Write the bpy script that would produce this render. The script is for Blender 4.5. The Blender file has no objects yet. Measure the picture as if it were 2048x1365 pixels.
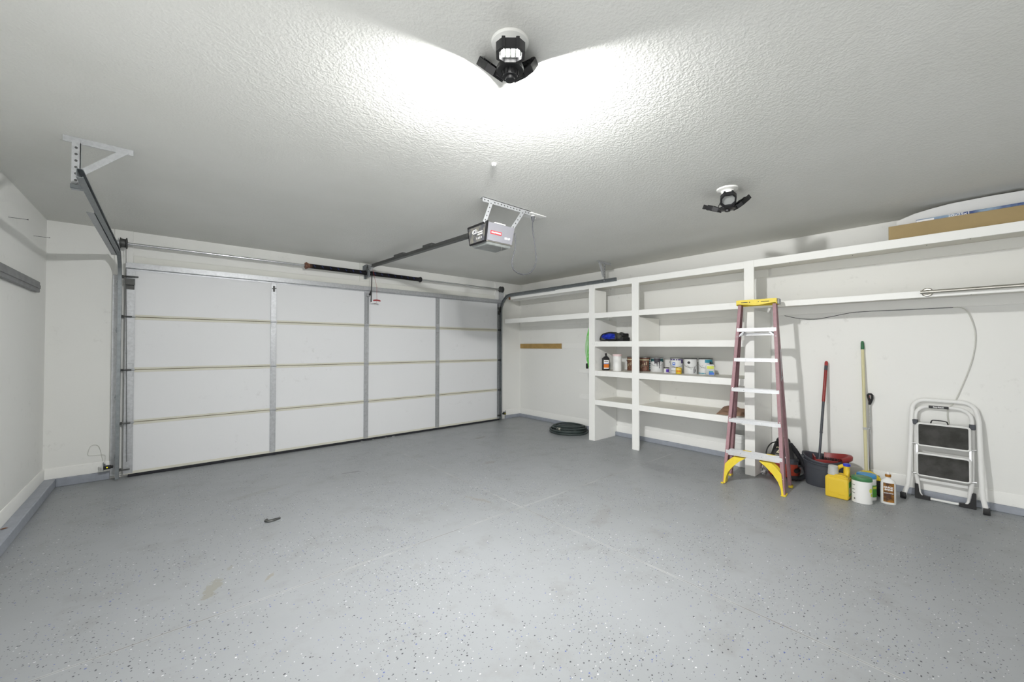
import bpy, bmesh, math, random
from mathutils import Matrix, Vector
random.seed(7)
sc = bpy.context.scene
COL = sc.collection
PI = math.pi
V = Vector

# ------------------------------------------------------------------ materials
def lin(c):
    if isinstance(c, str):
        c = [int(c[i:i + 2], 16) / 255 for i in (0, 2, 4)]
    else:
        c = [x / 255 for x in c]
    return tuple((x / 12.92 if x <= .04045 else ((x + .055) / 1.055) ** 2.4) for x in c) + (1,)

class NT:
    def __init__(s, name):
        s.m = bpy.data.materials.new(name); s.m.use_nodes = True
        s.t = s.m.node_tree; s.b = s.t.nodes['Principled BSDF']
        s.tc = s.t.nodes.new('ShaderNodeTexCoord')
    def n(s, typ, **kw):
        n = s.t.nodes.new('ShaderNode' + typ)
        for k, v in kw.items():
            if k.startswith('i_'):
                key = k[2:]; key = int(key) if key.isdigit() else key
                if isinstance(v, bpy.types.NodeSocket): s.t.links.new(v, n.inputs[key])
                else: n.inputs[key].default_value = v
            else: setattr(n, k, v)
        return n
    def l(s, a, b): s.t.links.new(a, b)
    def math(s, op, a, b=0.0, c=None, clamp=False):
        n = s.t.nodes.new('ShaderNodeMath'); n.operation = op; n.use_clamp = clamp
        for i, v in enumerate((a, b, c)):
            if v is None: continue
            if isinstance(v, bpy.types.NodeSocket): s.l(v, n.inputs[i])
            else: n.inputs[i].default_value = v
        return n.outputs[0]
    def mix(s, fac, a, b):
        n = s.t.nodes.new('ShaderNodeMix'); n.data_type = 'RGBA'
        for k, v in ((0, fac), (6, a), (7, b)):
            if isinstance(v, bpy.types.NodeSocket): s.l(v, n.inputs[k])
            else: n.inputs[k].default_value = v
        return n.outputs[2]
    def noise(s, scale, detail=3, rough=.55, co=None):
        n = s.t.nodes.new('ShaderNodeTexNoise'); n.inputs['Scale'].default_value = scale
        n.inputs['Detail'].default_value = detail; n.inputs['Roughness'].default_value = rough
        s.l(co or s.tc.outputs['Object'], n.inputs['Vector'])
        return n
    def ramp(s, x, a, b):
        n = s.t.nodes.new('ShaderNodeMapRange'); s.l(x, n.inputs[0])
        n.inputs[1].default_value = a; n.inputs[2].default_value = b
        return n.outputs[0]
    def bump(s, h, st, dist):
        n = s.t.nodes.new('ShaderNodeBump'); n.inputs['Strength'].default_value = st
        n.inputs['Distance'].default_value = dist; s.l(h, n.inputs['Height'])
        s.l(n.outputs[0], s.b.inputs['Normal'])

def pm(name, col, rough=.5, metal=0., var=0., vs=12, bump=0., bs=60, alpha=1., trans=0., col2=None, spec=.5, emit=0.):
    t = NT(name); b = t.b
    c = lin(col)
    b.inputs['Roughness'].default_value = rough; b.inputs['Metallic'].default_value = metal
    b.inputs['Specular IOR Level'].default_value = spec
    b.inputs['Base Color'].default_value = c
    if var or col2:
        nz = t.noise(vs, 4)
        if col2: d = lin(col2); lo, hi = .4, .62
        else: d = tuple(x * (1 - var) for x in c[:3]) + (1,); lo, hi = .35, .7
        t.l(t.mix(t.ramp(nz.outputs['Fac'], lo, hi), c, d), b.inputs['Base Color'])
    if bump:
        t.bump(t.noise(bs, 3).outputs['Fac'], bump, .002)
    if trans: b.inputs['Transmission Weight'].default_value = trans
    if emit:
        b.inputs['Emission Color'].default_value = c; b.inputs['Emission Strength'].default_value = emit
    return t.m

def paint(name, col, scuff=.12, bump=.08, bs=90, rough=.55, dirt='8a8880', seed=0.):
    """flat white paint with faint scuffs and roller texture"""
    t = NT(name); b = t.b; c = lin(col)
    b.inputs['Roughness'].default_value = rough; b.inputs['Specular IOR Level'].default_value = .3
    mp = t.n('Mapping', i_Vector=t.tc.outputs['Object']); mp.inputs['Location'].default_value = (seed, seed * .7, seed * .3)
    big = t.noise(1.3, 4, .6, mp.outputs[0]); sm = t.noise(14, 6, .7, mp.outputs[0])
    f = t.math('MULTIPLY', t.ramp(big.outputs['Fac'], .5, .75), t.ramp(sm.outputs['Fac'], .58, .72))
    f = t.math('MULTIPLY', f, scuff, clamp=True)
    t.l(t.mix(f, c, lin(dirt)), b.inputs['Base Color'])
    if bump: t.bump(t.noise(bs, 3).outputs['Fac'], bump, .002)
    return t.m

M = {}
M['wall'] = paint('wall_paint', 'efefec', .35, .12, 70)
M['header'] = paint('header_paint', 'ebebe5', .45, .1, 60, seed=5)
M['trimw'] = paint('trim_paint', 'f2f2ef', .3, .05, 40, .5, seed=3)
M['shelfw'] = paint('shelf_paint', 'f4f4f1', .3, .06, 50, .5, seed=9)
M['shelftop'] = paint('shelf_top_paint', 'e4e2da', .7, .06, 50, .5, 'a8a59a', seed=2)
M['doorskin'] = paint('door_skin', 'eaebed', .3, .03, 25, .45, seed=11)
M['doorrail'] = pm('door_edge_cream', 'dedccf', .5, var=.08, vs=5)
M['groove'] = pm('dark_groove', '8f8770', .8)
M['galv'] = pm('galvanised_steel', 'c4c6c9', .42, .5, var=.18, vs=45)
M['galvd'] = pm('galvanised_track', '92979a', .45, .8, var=.2, vs=30)
M['galvp'] = pm('galvanised_dull', 'b4b6b8', .6, .35, var=.15, vs=60)
M['steel'] = pm('bright_steel', 'd5d6d8', .25, .95)
M['dsteel'] = pm('dark_steel', '5b5c5b', .5, .6, var=.2, vs=40)
M['black'] = pm('black_plastic', '1c1c1e', .45, var=.2, vs=30)
M['rubber'] = pm('black_rubber', '26272c', .8)
M['spring'] = pm('black_spring', '1d1c1e', .5, .5)
M['bluep'] = pm('blue_stripe', '3b4a9a', .6)
M['alu'] = pm('aluminium', 'dadbdd', .38, .6, var=.06, vs=60)
M['curb'] = pm('curb_grey_epoxy', 'a2a7b1', .4, var=.14, vs=18, bump=.3, bs=50)
M['red'] = pm('red_plastic', 'a8393a', .45)
M['dred'] = pm('dark_red_plastic', '8c2e2c', .4)
M['orange'] = pm('red_orange_plastic', '9a3a28', .4, var=.12)
M['yellow'] = pm('yellow_plastic', 'e2c12c', .4, var=.06)
M['lyellow'] = pm('yellow_moulding', 'e8cf3a', .45, var=.08, vs=30)
M['jugy'] = pm('yellow_jug_plastic', 'e0bf35', .38)
M['fibre'] = pm('dusty_red_fibreglass', 'a17b81', .5, var=.15, vs=40)
M['fibred'] = pm('dusty_red_fibreglass_web', '7d4a52', .5, var=.12, vs=40)
M['charcoal'] = pm('charcoal_plastic', '43464d', .45, var=.06)
M['white'] = pm('white_plastic', 'e8e8e6', .4)
M['porc'] = pm('white_porcelain', 'eeeeea', .25)
M['frost'] = pm('frosted_plastic', 'dcdedc', .3, alpha=1, trans=.35)
M['blueg'] = pm('blue_lid', '3f8fc4', .4)
M['blued'] = pm('blue_cap', '2c3fc0', .4)
M['green'] = pm('green_lid', '3f7a4c', .4)
M['greend'] = pm('green_grip', '2f6b45', .5)
M['pink'] = pm('pale_pink_lid', 'e6cfce', .5)
M['card'] = pm('cardboard', 'a8936a', .85, var=.08, vs=8)
M['kraft'] = pm('brown_kraft_paper', '9c7d68', .85, var=.18, vs=14, bump=.3, bs=30)
M['bluebox'] = pm('blue_printed_carton', '3a4f86', .6, col2='8fa6bd', vs=9)
M['wood'] = pm('bare_wood', 'b5945a', .7, var=.2, vs=9)
M['handlew'] = pm('pale_broom_handle', 'd9d3a8', .5, var=.06)
M['hose'] = pm('dark_green_hose', '3a4443', .5, var=.2, vs=20)
M['brass'] = pm('hose_fitting', 'd8d4c8', .35, .4)
M['lime'] = pm('lime_cord', '6fce5c', .55)
M['navyb'] = pm('blue_cloth', '2340c8', .55, var=.5, vs=25, bump=.4, bs=30)
M['bagg'] = pm('grey_bag_fabric', '55564f', .75, var=.35, vs=16, bump=.3, bs=50)
M['bagb'] = pm('black_bag_fabric', '2c2d2e', .7, var=.3, vs=20)
M['greyplast'] = pm('grey_plastic', '86868c', .45, var=.05)
M['lens_off'] = pm('led_lens_off', 'a2a4a2', .3)
M['ledlens'] = pm('opener_light_lens', '8e9290', .25, var=.3, vs=14, trans=.1)
M['board'] = pm('grey_weathered_board', '8c8d8e', .65, var=.2, vs=10)
M['foam'] = pm('white_sheet', 'e4e4e2', .5)
M['chrome'] = pm('chrome', 'c9c9c9', .2, .95)
M['brushed'] = pm('brushed_nickel', 'b9b6ae', .3, .85)
M['tread'] = pm('dark_tread', '4a4947', .8, col2='33332f', vs=9, bump=.4, bs=90)
M['brown'] = pm('brown_print', '5d3f35', .5, col2='8a5f48', vs=60)
M['teal'] = pm('teal_print', '2f5f63', .5, var=.3, vs=40)
M['tealb'] = pm('bright_teal_print', '2f8fa6', .5)
M['tin'] = pm('tin_rim', '8f9191', .35, .8)
M['drip'] = pm('dark_paint', '35303a', .5)
M['inkb'] = pm('black_ink', '26262a', .6)
M['inkw'] = pm('white_ink', 'f0f0f0', .6)
M['inkr'] = pm('red_badge', 'c23038', .5)
M['inkt'] = pm('tan_ink', 'd8cfae', .6)
M['inkp'] = pm('purple_print', '5b3aa8', .5)
M['inkpd'] = pm('violet_rim', '4b3f74', .5)
M['inky'] = pm('lime_print', 'd3dc58', .5)
M['inkb2'] = pm('blue_print', '3a6fd0', .5)
M['inko'] = pm('orange_print', 'e07a20', .5)
M['inkg'] = pm('green_print', '4f9a3a', .5)
M['canw'] = pm('white_can_label', 'dfe0e0', .45, var=.05, vs=20)
M['amber'] = pm('amber_cap', 'a8722a', .4)
M['qslab'] = pm('wood_picture_label', '4a2d1c', .45, col2='b07a2a', vs=16)
M['ylw_led'] = pm('yellow_indicator', 'e8d820', .4, emit=1.0)
M['rust'] = pm('brown_wood_block', '8a5a34', .8, var=.3)
M['clear'] = pm('clear_plastic_film', 'd8d8d8', .25, trans=.6)
M['oven'] = pm('opener_end_panel', '4b4c52', .45, col2='77756c', vs=22)
M['wirew'] = pm('white_cable', 'cfcfc8', .6)
M['wireg'] = pm('grey_cord', '505155', .6)
M['bulbw'] = pm('lit_led_lens', 'ffffff', .4, emit=1.0)
M['bulbl'] = pm('lit_led_lens_wide', 'ffffff', .4, emit=1.0)
M['bulbd'] = pm('dim_led_lens', 'ffffff', .4, emit=1.0)

# ceiling: knock-down texture
def m_ceiling():
    t = NT('ceiling_texture'); b = t.b
    b.inputs['Roughness'].default_value = .8; b.inputs['Specular IOR Level'].default_value = .15
    big = t.noise(.9, 5, .6)
    t.l(t.mix(t.ramp(big.outputs['Fac'], .4, .7), lin('e2e2de'), lin('dcdcd7')), b.inputs['Base Color'])
    a = t.noise(95, 2, .5); c = t.noise(44, 2, .4)
    h = t.math('ADD', t.ramp(a.outputs['Fac'], .4, .62), t.math('MULTIPLY', t.ramp(c.outputs['Fac'], .45, .6), .8))
    t.bump(h, .2, .003)
    return t.m
M['ceil'] = m_ceiling()

# grey epoxy floor with colour flakes, joints and stains
def m_floor():
    t = NT('epoxy_floor'); b = t.b
    b.inputs['Specular IOR Level'].default_value = .45
    ob = t.tc.outputs['Object']
    sep = t.n('SeparateXYZ', i_0=ob)
    x, y = sep.outputs[0], sep.outputs[1]
    xy = t.n('CombineXYZ', i_0=x, i_1=y).outputs[0]
    col = lin('9c9fa2')
    big = t.noise(.8, 5, .6, xy); mid = t.noise(4.5, 6, .65, xy)
    c = t.mix(t.ramp(big.outputs['Fac'], .35, .7), col, lin('95989a'))
    # worn, dusty areas
    worn = t.math('MULTIPLY', t.ramp(mid.outputs['Fac'], .54, .72), .6, clamp=True)
    c = t.mix(worn, c, lin('8d8e8d'))
    fine = t.noise(42, 4, .7, xy)
    patch = t.noise(1.9, 3, .5, xy)
    sp = t.math('MULTIPLY', t.ramp(fine.outputs['Fac'], .64, .72), t.ramp(patch.outputs['Fac'], .52, .66))
    c = t.mix(t.math('MULTIPLY', sp, .7, clamp=True), c, lin('7d7c78'))
    # flakes: three layers of voronoi chips
    dens = t.ramp(t.noise(1.5, 3, .6, xy).outputs['Fac'], .36, .68)
    for sc_, seed, r in ((42., 0., .13), (62., 3.7, .15), (30., 8.1, .11)):
        mp = t.n('Mapping', i_Vector=xy); mp.inputs['Location'].default_value = (seed, seed * 1.3, 0)
        mp.inputs['Scale'].default_value = (1, 1.25, 1)
        wob = t.noise(160, 1, .5, mp.outputs[0])
        v = t.n('TexVoronoi', i_Vector=mp.outputs[0], voronoi_dimensions='2D'); v.inputs['Scale'].default_value = sc_
        s3 = t.n('SeparateColor', i_0=v.outputs['Color'])
        rr = t.math('MULTIPLY_ADD', s3.outputs[2], r, .03)
        d = t.math('ADD', v.outputs['Distance'], t.math('MULTIPLY_ADD', wob.outputs['Fac'], .14, -.07))
        on = t.math('LESS_THAN', d, rr)
        keep = t.math('LESS_THAN', s3.outputs[0], t.math('MULTIPLY_ADD', dens, .36, .03))
        on = t.math('MULTIPLY', on, keep)
        g = s3.outputs[1]
        fc = t.mix(t.math('GREATER_THAN', g, .70), lin('282a30'), lin('d9dadb'))
        fc = t.mix(t.math('GREATER_THAN', g, .86), fc, lin('4a5aa0'))
        c = t.mix(t.math('MULTIPLY', on, .9), c, fc)
    # control joints
    wv = t.noise(2.2, 3, .6, xy)
    for axis, pos in ((x, 2.187), (y, 2.40)):
        d = t.math('ABSOLUTE', t.math('ADD', axis, t.math('MULTIPLY_ADD', wv.outputs['Fac'], .004, -pos - .002)))
        edge = t.math('LESS_THAN', d, .0085); core = t.math('LESS_THAN', d, .0028)
        lightp = t.ramp(wv.outputs['Fac'], .34, .62)
        c = t.mix(t.math('MULTIPLY', t.math('MULTIPLY', edge, lightp), .42), c, lin('c4c6c6'))
        dk = t.math('SUBTRACT', 1.0, t.math('MULTIPLY_ADD', lightp, .6, .15), clamp=True)
        c = t.mix(t.math('MULTIPLY', core, dk), c, lin('6e695f'))
    # individual stains  (x, y, half-length, half-width, angle, colour, strength)
    st = t.noise(24, 4, .7, xy)
    for sx, sy, a_, b_, ang, cc, k in ((.20, 2.68, .13, .045, 1.15, '8f8e84', .8), (.30, 2.86, .05, .014, 1.1, '8f8e84', .6),
                                       (.45, 2.60, .05, .014, .9, '8f8a78', .6), (2.02, 2.75, .16, .03, 1.9, '8f8b80', .55),
                                       (2.55, 1.87, .26, .07, .4, '7f7a72', .22), (3.4, 4.6, .14, .05, .2, '7a766e', .5),
                                       (.62, 4.15, .3, .05, .3, '85857f', .35), (4.0, 2.2, .35, .14, 1.5, '85868a', .45),
                                       (2.75, 3.55, .10, .05, 0., '7d756c', .4), (1.45, 4.2, .12, .02, -.2, '5f5e5c', .5)):
        mp = t.n('Mapping', i_Vector=xy, vector_type='TEXTURE')
        mp.inputs['Location'].default_value = (sx, sy, 0); mp.inputs['Rotation'].default_value = (0, 0, ang)
        mp.inputs['Scale'].default_value = (a_, b_, 1)
        ln = t.n('VectorMath', operation='LENGTH', i_0=mp.outputs[0]).outputs['Value']
        f = t.ramp(t.math('ADD', ln, t.math('MULTIPLY_ADD', st.outputs['Fac'], 2.6, -1.15)), 1.0, .8)
        c = t.mix(t.math('MULTIPLY', f, k, clamp=True), c, lin(cc))
    t.l(c, b.inputs['Base Color'])
    t.l(t.math('MULTIPLY_ADD', mid.outputs['Fac'], .25, .30), b.inputs['Roughness'])
    t.bump(t.noise(9, 4, .5, xy).outputs['Fac'], .06, .004)
    return t.m
M['floor'] = m_floor()

# ------------------------------------------------------------------ mesh builder
def Mx(o=(0, 0, 0), x=(1, 0, 0), y=(0, 1, 0), n=None):
    x = V(x).normalized(); y = V(y); y = (y - x * x.dot(y)).normalized(); z = x.cross(y)
    m = Matrix((x, y, z)).transposed().to_4x4(); m.translation = V(o); return m

class B:
    def __init__(s): s.bm = bmesh.new(); s.mi = 0
    def _add(s, t, m=None):
        if m is not None: t.transform(m)
        me = bpy.data.meshes.new('tmp'); 
        for f in t.faces: f.material_index = s.mi
        t.to_mesh(me); t.free(); s.bm.from_mesh(me); bpy.data.meshes.remove(me); return s
    def box(s, lo, hi, bev=0., m=None, seg=1):
        t = bmesh.new(); bmesh.ops.create_cube(t, size=1)
        lo, hi = V(lo), V(hi)
        for v in t.verts:
            v.co = V([(lo[i] + hi[i]) / 2 + v.co[i] * (hi[i] - lo[i]) for i in range(3)])
        if bev: bmesh.ops.bevel(t, geom=t.edges[:], offset=bev, segments=seg, affect='EDGES', profile=.6)
        return s._add(t, m)
    def prism(s, pts, z0, z1, m=None, bev=0.):
        t = bmesh.new(); f = t.faces.new([t.verts.new((p[0], p[1], z0)) for p in pts])
        r = bmesh.ops.extrude_face_region(t, geom=[f])
        for v in [g for g in r['geom'] if isinstance(g, bmesh.types.BMVert)]: v.co.z = z1
        bmesh.ops.recalc_face_normals(t, faces=t.faces[:])
        if bev: bmesh.ops.bevel(t, geom=t.edges[:], offset=bev, segments=2, affect='EDGES')
        return s._add(t, m)
    def tube(s, pts, r, seg=8, closed=False, sx=1., m=None, up=None):
        pts = [V(p) for p in pts]; n = len(pts); t = bmesh.new(); rings = []
        rr = r if isinstance(r, (list, tuple)) else [r] * n
        prev = None
        for i, p in enumerate(pts):
            a = pts[(i - 1) % n] if (closed or i) else p; b = pts[(i + 1) % n] if (closed or i < n - 1) else p
            d = (b - a)
            d = d.normalized() if d.length > 1e-9 else V((0, 0, 1))
            if prev is None:
                u = V(up) if up else (V((0, 0, 1)) if abs(d.z) < .9 else V((1, 0, 0)))
            else: u = prev
            u = (u - d * d.dot(u)).normalized(); prev = u; w = d.cross(u)
            rings.append([t.verts.new(p + (u * math.cos(k * 2 * PI / seg) + w * math.sin(k * 2 * PI / seg) * sx) * rr[i]) for k in range(seg)])
        for i in range(n if closed else n - 1):
            A, Bq = rings[i], rings[(i + 1) % n]
            for k in range(seg): t.faces.new((A[k], A[(k + 1) % seg], Bq[(k + 1) % seg], Bq[k]))
        if not closed:
            t.faces.new(rings[0][::-1]); t.faces.new(rings[-1])
        bmesh.ops.recalc_face_normals(t, faces=t.faces[:])
        return s._add(t, m)
    def lathe(s, prof, c=(0, 0, 0), seg=28, sx=1., sy=1., m=None, caps=True, closed=False, warp=None):
        t = bmesh.new(); rings = []
        for r, z in prof:
            ring = []
            for k in range(seg):
                a = k * 2 * PI / seg; p = V((r * sx * math.cos(a), r * sy * math.sin(a), z))
                if warp: p = V(warp(p, a, r, z))
                ring.append(t.verts.new(p + V(c)))
            rings.append(ring)
        n = len(rings)
        for i in range(n if closed else n - 1):
            A, Bq = rings[i], rings[(i + 1) % n]
            for k in range(seg): t.faces.new((A[k], A[(k + 1) % seg], Bq[(k + 1) % seg], Bq[k]))
        if caps and not closed:
            t.faces.new(rings[0][::-1]); t.faces.new(rings[-1])
        bmesh.ops.recalc_face_normals(t, faces=t.faces[:])
        return s._add(t, m)
    def cyl(s, a, b, r, seg=16, r2=None):
        return s.tube([a, b], [r, r if r2 is None else r2], seg)
    def beam(s, a, b, wx, wy, xdir=(1, 0, 0), bev=0., ox=0., oy=0.):
        """box along a->b, wx wide along xdir, wy along the other normal, shifted by ox, oy"""
        a, b = V(a), V(b); d = b - a; L = d.length
        m = Mx(a, xdir, d)          # local x = xdir, local y = along, z = x cross y
        x = V(xdir); x = (x - d.normalized() * d.normalized().dot(x)).normalized()
        z = x.cross(d.normalized())
        m = Matrix((x, d.normalized(), z)).transposed().to_4x4(); m.translation = a
        return s.box((ox - wx / 2, 0, oy - wy / 2), (ox + wx / 2, L, oy + wy / 2), bev, m)
    def sweep(s, prof, path, closed_prof=True, m=None):
        """prof: list of (x, n) offsets; path: list of (y, z) in the yz plane; x stays world x"""
        t = bmesh.new(); rings = []; n = len(path)
        for i, p in enumerate(path):
            a = path[max(i - 1, 0)]; b = path[min(i + 1, n - 1)]
            d = V((b[0] - a[0], b[1] - a[1])).normalized(); nn = (-d[1], d[0])
            rings.append([t.verts.new((q[0], p[0] + nn[0] * q[1], p[1] + nn[1] * q[1])) for q in prof])
        k = len(prof)
        for i in range(n - 1):
            for j in range(k): t.faces.new((rings[i][j], rings[i][(j + 1) % k], rings[i + 1][(j + 1) % k], rings[i + 1][j]))
        t.faces.new(rings[0][::-1]); t.faces.new(rings[-1])
        bmesh.ops.recalc_face_normals(t, faces=t.faces[:])
        return s._add(t, m)
    def text(s, body, size, m, ext=.0004, bold=0., sx=1.):
        cu = bpy.data.curves.new('t', 'FONT'); cu.body = body; cu.size = size; cu.align_x = 'CENTER'; cu.align_y = 'CENTER'
        cu.extrude = ext; cu.offset = bold; cu.resolution_u = 3
        ob = bpy.data.objects.new('t', cu); COL.objects.link(ob); bpy.context.view_layer.update()
        me = bpy.data.meshes.new_from_object(ob.evaluated_get(bpy.context.evaluated_depsgraph_get()))
        t = bmesh.new(); t.from_mesh(me)
        if sx != 1.: t.transform(Matrix.Diagonal((sx, 1, 1, 1)))
        bpy.data.objects.remove(ob); bpy.data.curves.remove(cu); bpy.data.meshes.remove(me)
        return s._add(t, m)
    def blob(s, c, r, sub=3, sx=1., sy=1., sz=1., f=None, m=None):
        t = bmesh.new(); bmesh.ops.create_icosphere(t, subdivisions=sub, radius=1)
        for v in t.verts:
            k = 1. if f is None else f(v.co.copy())
            v.co = V((v.co.x * sx, v.co.y * sy, v.co.z * sz)) * r * k + V(c)
        return s._add(t, m)
    def quadshell(s, grid):
        """grid of points -> surface"""
        t = bmesh.new(); g = [[t.verts.new(p) for p in row] for row in grid]
        for i in range(len(g) - 1):
            for j in range(len(g[0]) - 1): t.faces.new((g[i][j], g[i + 1][j], g[i + 1][j + 1], g[i][j + 1]))
        bmesh.ops.recalc_face_normals(t, faces=t.faces[:])
        return s._add(t)

WM = {}   # world matrix of every root
def obj(name, b, mats, parent=None, world=False, label=None, ang=35):
    me = bpy.data.meshes.new(name)
    o = bpy.data.objects.new(name, me); COL.objects.link(o)
    bm = b.bm
    if parent is not None:
        W = WM[parent.name]
        if world: bm.transform(W.inverted())
        o.parent = parent; WM[o.name] = W
    else:
        xs = [v.co for v in bm.verts]
        lo = V([min(p[i] for p in xs) for i in range(3)]); hi = V([max(p[i] for p in xs) for i in range(3)])
        c = V(((lo.x + hi.x) / 2, (lo.y + hi.y) / 2, lo.z))
        if world == 'keep': c = V((0, 0, 0))
        bm.transform(Matrix.Translation(-c)); o.location = c; WM[o.name] = Matrix.Translation(c)
    bm.to_mesh(me); bm.free()
    for m in (mats if isinstance(mats, (list, tuple)) else [mats]): me.materials.append(M[m])
    me.shade_smooth(); me.set_sharp_from_angle(angle=math.radians(ang))
    if label: o['label'] = label
    return o
def tag(o, label, cat, group=None, kind=None):
    o['label'] = label; o['category'] = cat
    if group: o['group'] = group
    if kind: o['kind'] = kind
    return o
def thing(name, label, cat, loc=(0, 0, 0), rz=0., group=None, kind=None):
    o = bpy.data.objects.new(name, None); COL.objects.link(o); o.location = loc; o.rotation_euler = (0, 0, rz)
    o.empty_display_size = .05
    WM[o.name] = Matrix.Translation(V(loc)) @ Matrix.Rotation(rz, 4, 'Z')
    return tag(o, label, cat, group, kind)
def struct(name, b, m, label=None, cat=None):
    o = obj(name, b, m, None, 'keep'); o['kind'] = 'structure'
    if label: o['label'] = label
    return o
def hexpts(r, n=6, ph=0.): return [(r * math.cos(ph + i * 2 * PI / n), r * math.sin(ph + i * 2 * PI / n)) for i in range(n)]
def arc(cx, cy, r, a0, a1, n): return [(cx + r * math.cos(a0 + (a1 - a0) * i / n), cy + r * math.sin(a0 + (a1 - a0) * i / n)) for i in range(n + 1)]
def smooth(pts, k=3):
    pts = [V(p) for p in pts]
    out = []
    n = len(pts)
    for i in range(n - 1):
        p0, p1, p2, p3 = pts[max(i - 1, 0)], pts[i], pts[i + 1], pts[min(i + 2, n - 1)]
        for j in range(k):
            t = j / k
            out.append(.5 * ((2 * p1) + (p2 - p0) * t + (2 * p0 - 5 * p1 + 4 * p2 - p3) * t * t + (3 * p1 - p0 - 3 * p2 + p3) * t ** 3))
    return out + [pts[-1]]

# ------------------------------------------------------------------ room
L_, R_, D_, C_ = -.833, 5.010, 5.538, 2.451
YB = -1.9
struct('floor', B().box((L_ - .12, YB, -.12), (R_ + .12, 5.64, 0)), 'floor', 'speckled grey epoxy garage floor with crossing joints')
struct('ceiling', B().box((L_ - .12, YB, C_), (R_ + .12, 5.64, C_ + .1)), 'ceil', 'white textured garage ceiling')
b = B(); b.box((L_ - .12, 1.5, 0), (L_, 5.64, C_)); b.box((L_ - .12, YB, 0), (L_, -1.6, C_)); b.box((L_ - .12, -1.6, 1.95), (L_, 1.5, C_))     # unseen opening, added to let world light in as fill
struct('wall_left', b, 'wall', 'white painted side wall with a grey board on it')
struct('wall_right', B().box((R_, YB, 0), (R_ + .12, 5.64, C_)), 'wall', 'white painted wall behind the shelves')
b = B(); b.box((L_, D_, 0), (-.22, 5.64, C_)); b.box((4.40, D_, 0), (R_, 5.64, C_)); b.box((-.22, D_, 2.06), (4.40, 5.64, C_))
struct('wall_front', b, 'wall', 'white wall around the garage door')
struct('wall_back', B().box((L_ - .12, YB - .12, 0), (R_ + .12, YB, C_)), 'wall', 'white wall behind the viewer')
# jamb boards and header boards
b = B(); b.box((-.39, 5.518, .02), (-.255, D_, C_ - .001), .003); struct('trim_1', b, 'trimw', 'white vertical jamb board beside the coiled sensor wire')
b = B(); b.box((4.40, 5.518, .02), (4.62, D_, C_ - .001), .003); struct('trim_2', b, 'trimw', 'white vertical jamb board at the shelf end of the door')
b = B(); b.box((-.255, 5.516, 2.05), (4.40, D_, 2.203), .003); struct('trim_3', b, 'header', 'white header board above the door')
b = B(); b.box((2.01, 5.514, 2.203), (2.15, D_, C_ - .001), .003); struct('trim_4', b, 'header', 'white anchor board behind the spring bracket')
# curbs
b = B(); b.box((L_, YB, 0), (-.750, -1.6, .08), .006); b.box((L_, 1.5, 0), (-.750, D_, .08), .006); struct('trim_5', b, 'curb', 'grey painted concrete curb along the bare side wall')
b = B(); b.box((-.750, 5.515, 0), (-.40, D_, .078), .004); struct('trim_6', b, 'curb', 'short grey curb beside the garage door')
b = B(); b.box((4.63, 5.515, 0), (R_, D_, .058), .004); b.box((4.985, YB, 0), (R_, 5.515, .058), .004)
struct('trim_7', b, 'curb', 'low grey curb along the shelf wall')
def baseb(b, axis, x0, x1, wallc, sgn, z0, z1):
    prof = [(0, z0), (.014, z0), (.014, z1 - .03), (.009, z1 - .02), (.009, z1 - .008), (.004, z1), (0, z1)]
    if axis == 'y':
        m = Mx((wallc, x0, 0), (sgn, 0, 0), (0, 0, 1)); ln = -(x1 - x0) if m.to_3x3() @ V((0, 0, 1)) == V((0, -1, 0)) else (x1 - x0)
        zdir = (m.to_3x3() @ V((0, 0, 1))).y
    else:
        m = Mx((x0, wallc, 0), (0, sgn, 0), (0, 0, 1)); zdir = (m.to_3x3() @ V((0, 0, 1))).x
    b.prism(prof, 0, (x1 - x0) * (1 if zdir > 0 else -1), m)
b = B(); baseb(b, "y", 1.5, D_, L_, 1, .081, .178); struct('baseboard_left', b, 'trimw', 'white baseboard on the bare side wall')
b = B(); baseb(b, 'x', L_ + .014, -.392, D_, -1, .079, .176); struct('baseboard_front', b, 'trimw', 'white baseboard beside the garage door')
b = B(); baseb(b, 'y', YB, D_, R_, -1, .059, .155); baseb(b, 'x', 4.63, R_ - .014, D_, -1, .059, .155)
struct('baseboard_right', b, 'trimw', 'white baseboard behind the shelves')

# ------------------------------------------------------------------ garage door
DX0, DX1, DF = -.304, 4.470, 5.478      # left edge, right edge, inner face
door = thing('door_1', 'white four-section garage door with galvanised stiles', 'garage door', (2.083, DF, 0), kind='structure')
SZ = [.035, .540, 1.062, 1.588, 2.115]
for i in range(4):
    z0, z1 = SZ[i], SZ[i + 1]
    s = obj('section', B().box((DX0, DF, z0 + .003), (DX1, 5.512, z1 - .003), .003), 'doorskin', door, True)
    for (a, c) in ((z0 + .004, z0 + .022), (z1 - .026, z1 - .004)):
        obj('section_edge', B().box((DX0 + .01, DF - .0035, a), (DX1 - .01, DF + .001, c), .0012), 'doorrail', s, True)
    if i: obj('section_joint', B().box((DX0 + .004, DF - .0012, z0 - .0032), (DX1 - .004, DF + .004, z0 + .0032)), 'groove', s, True)
STX = [(-.304, -.236), (.943, 1.001), (2.060, 2.119), (3.176, 3.238), (4.404, 4.470)]
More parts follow.
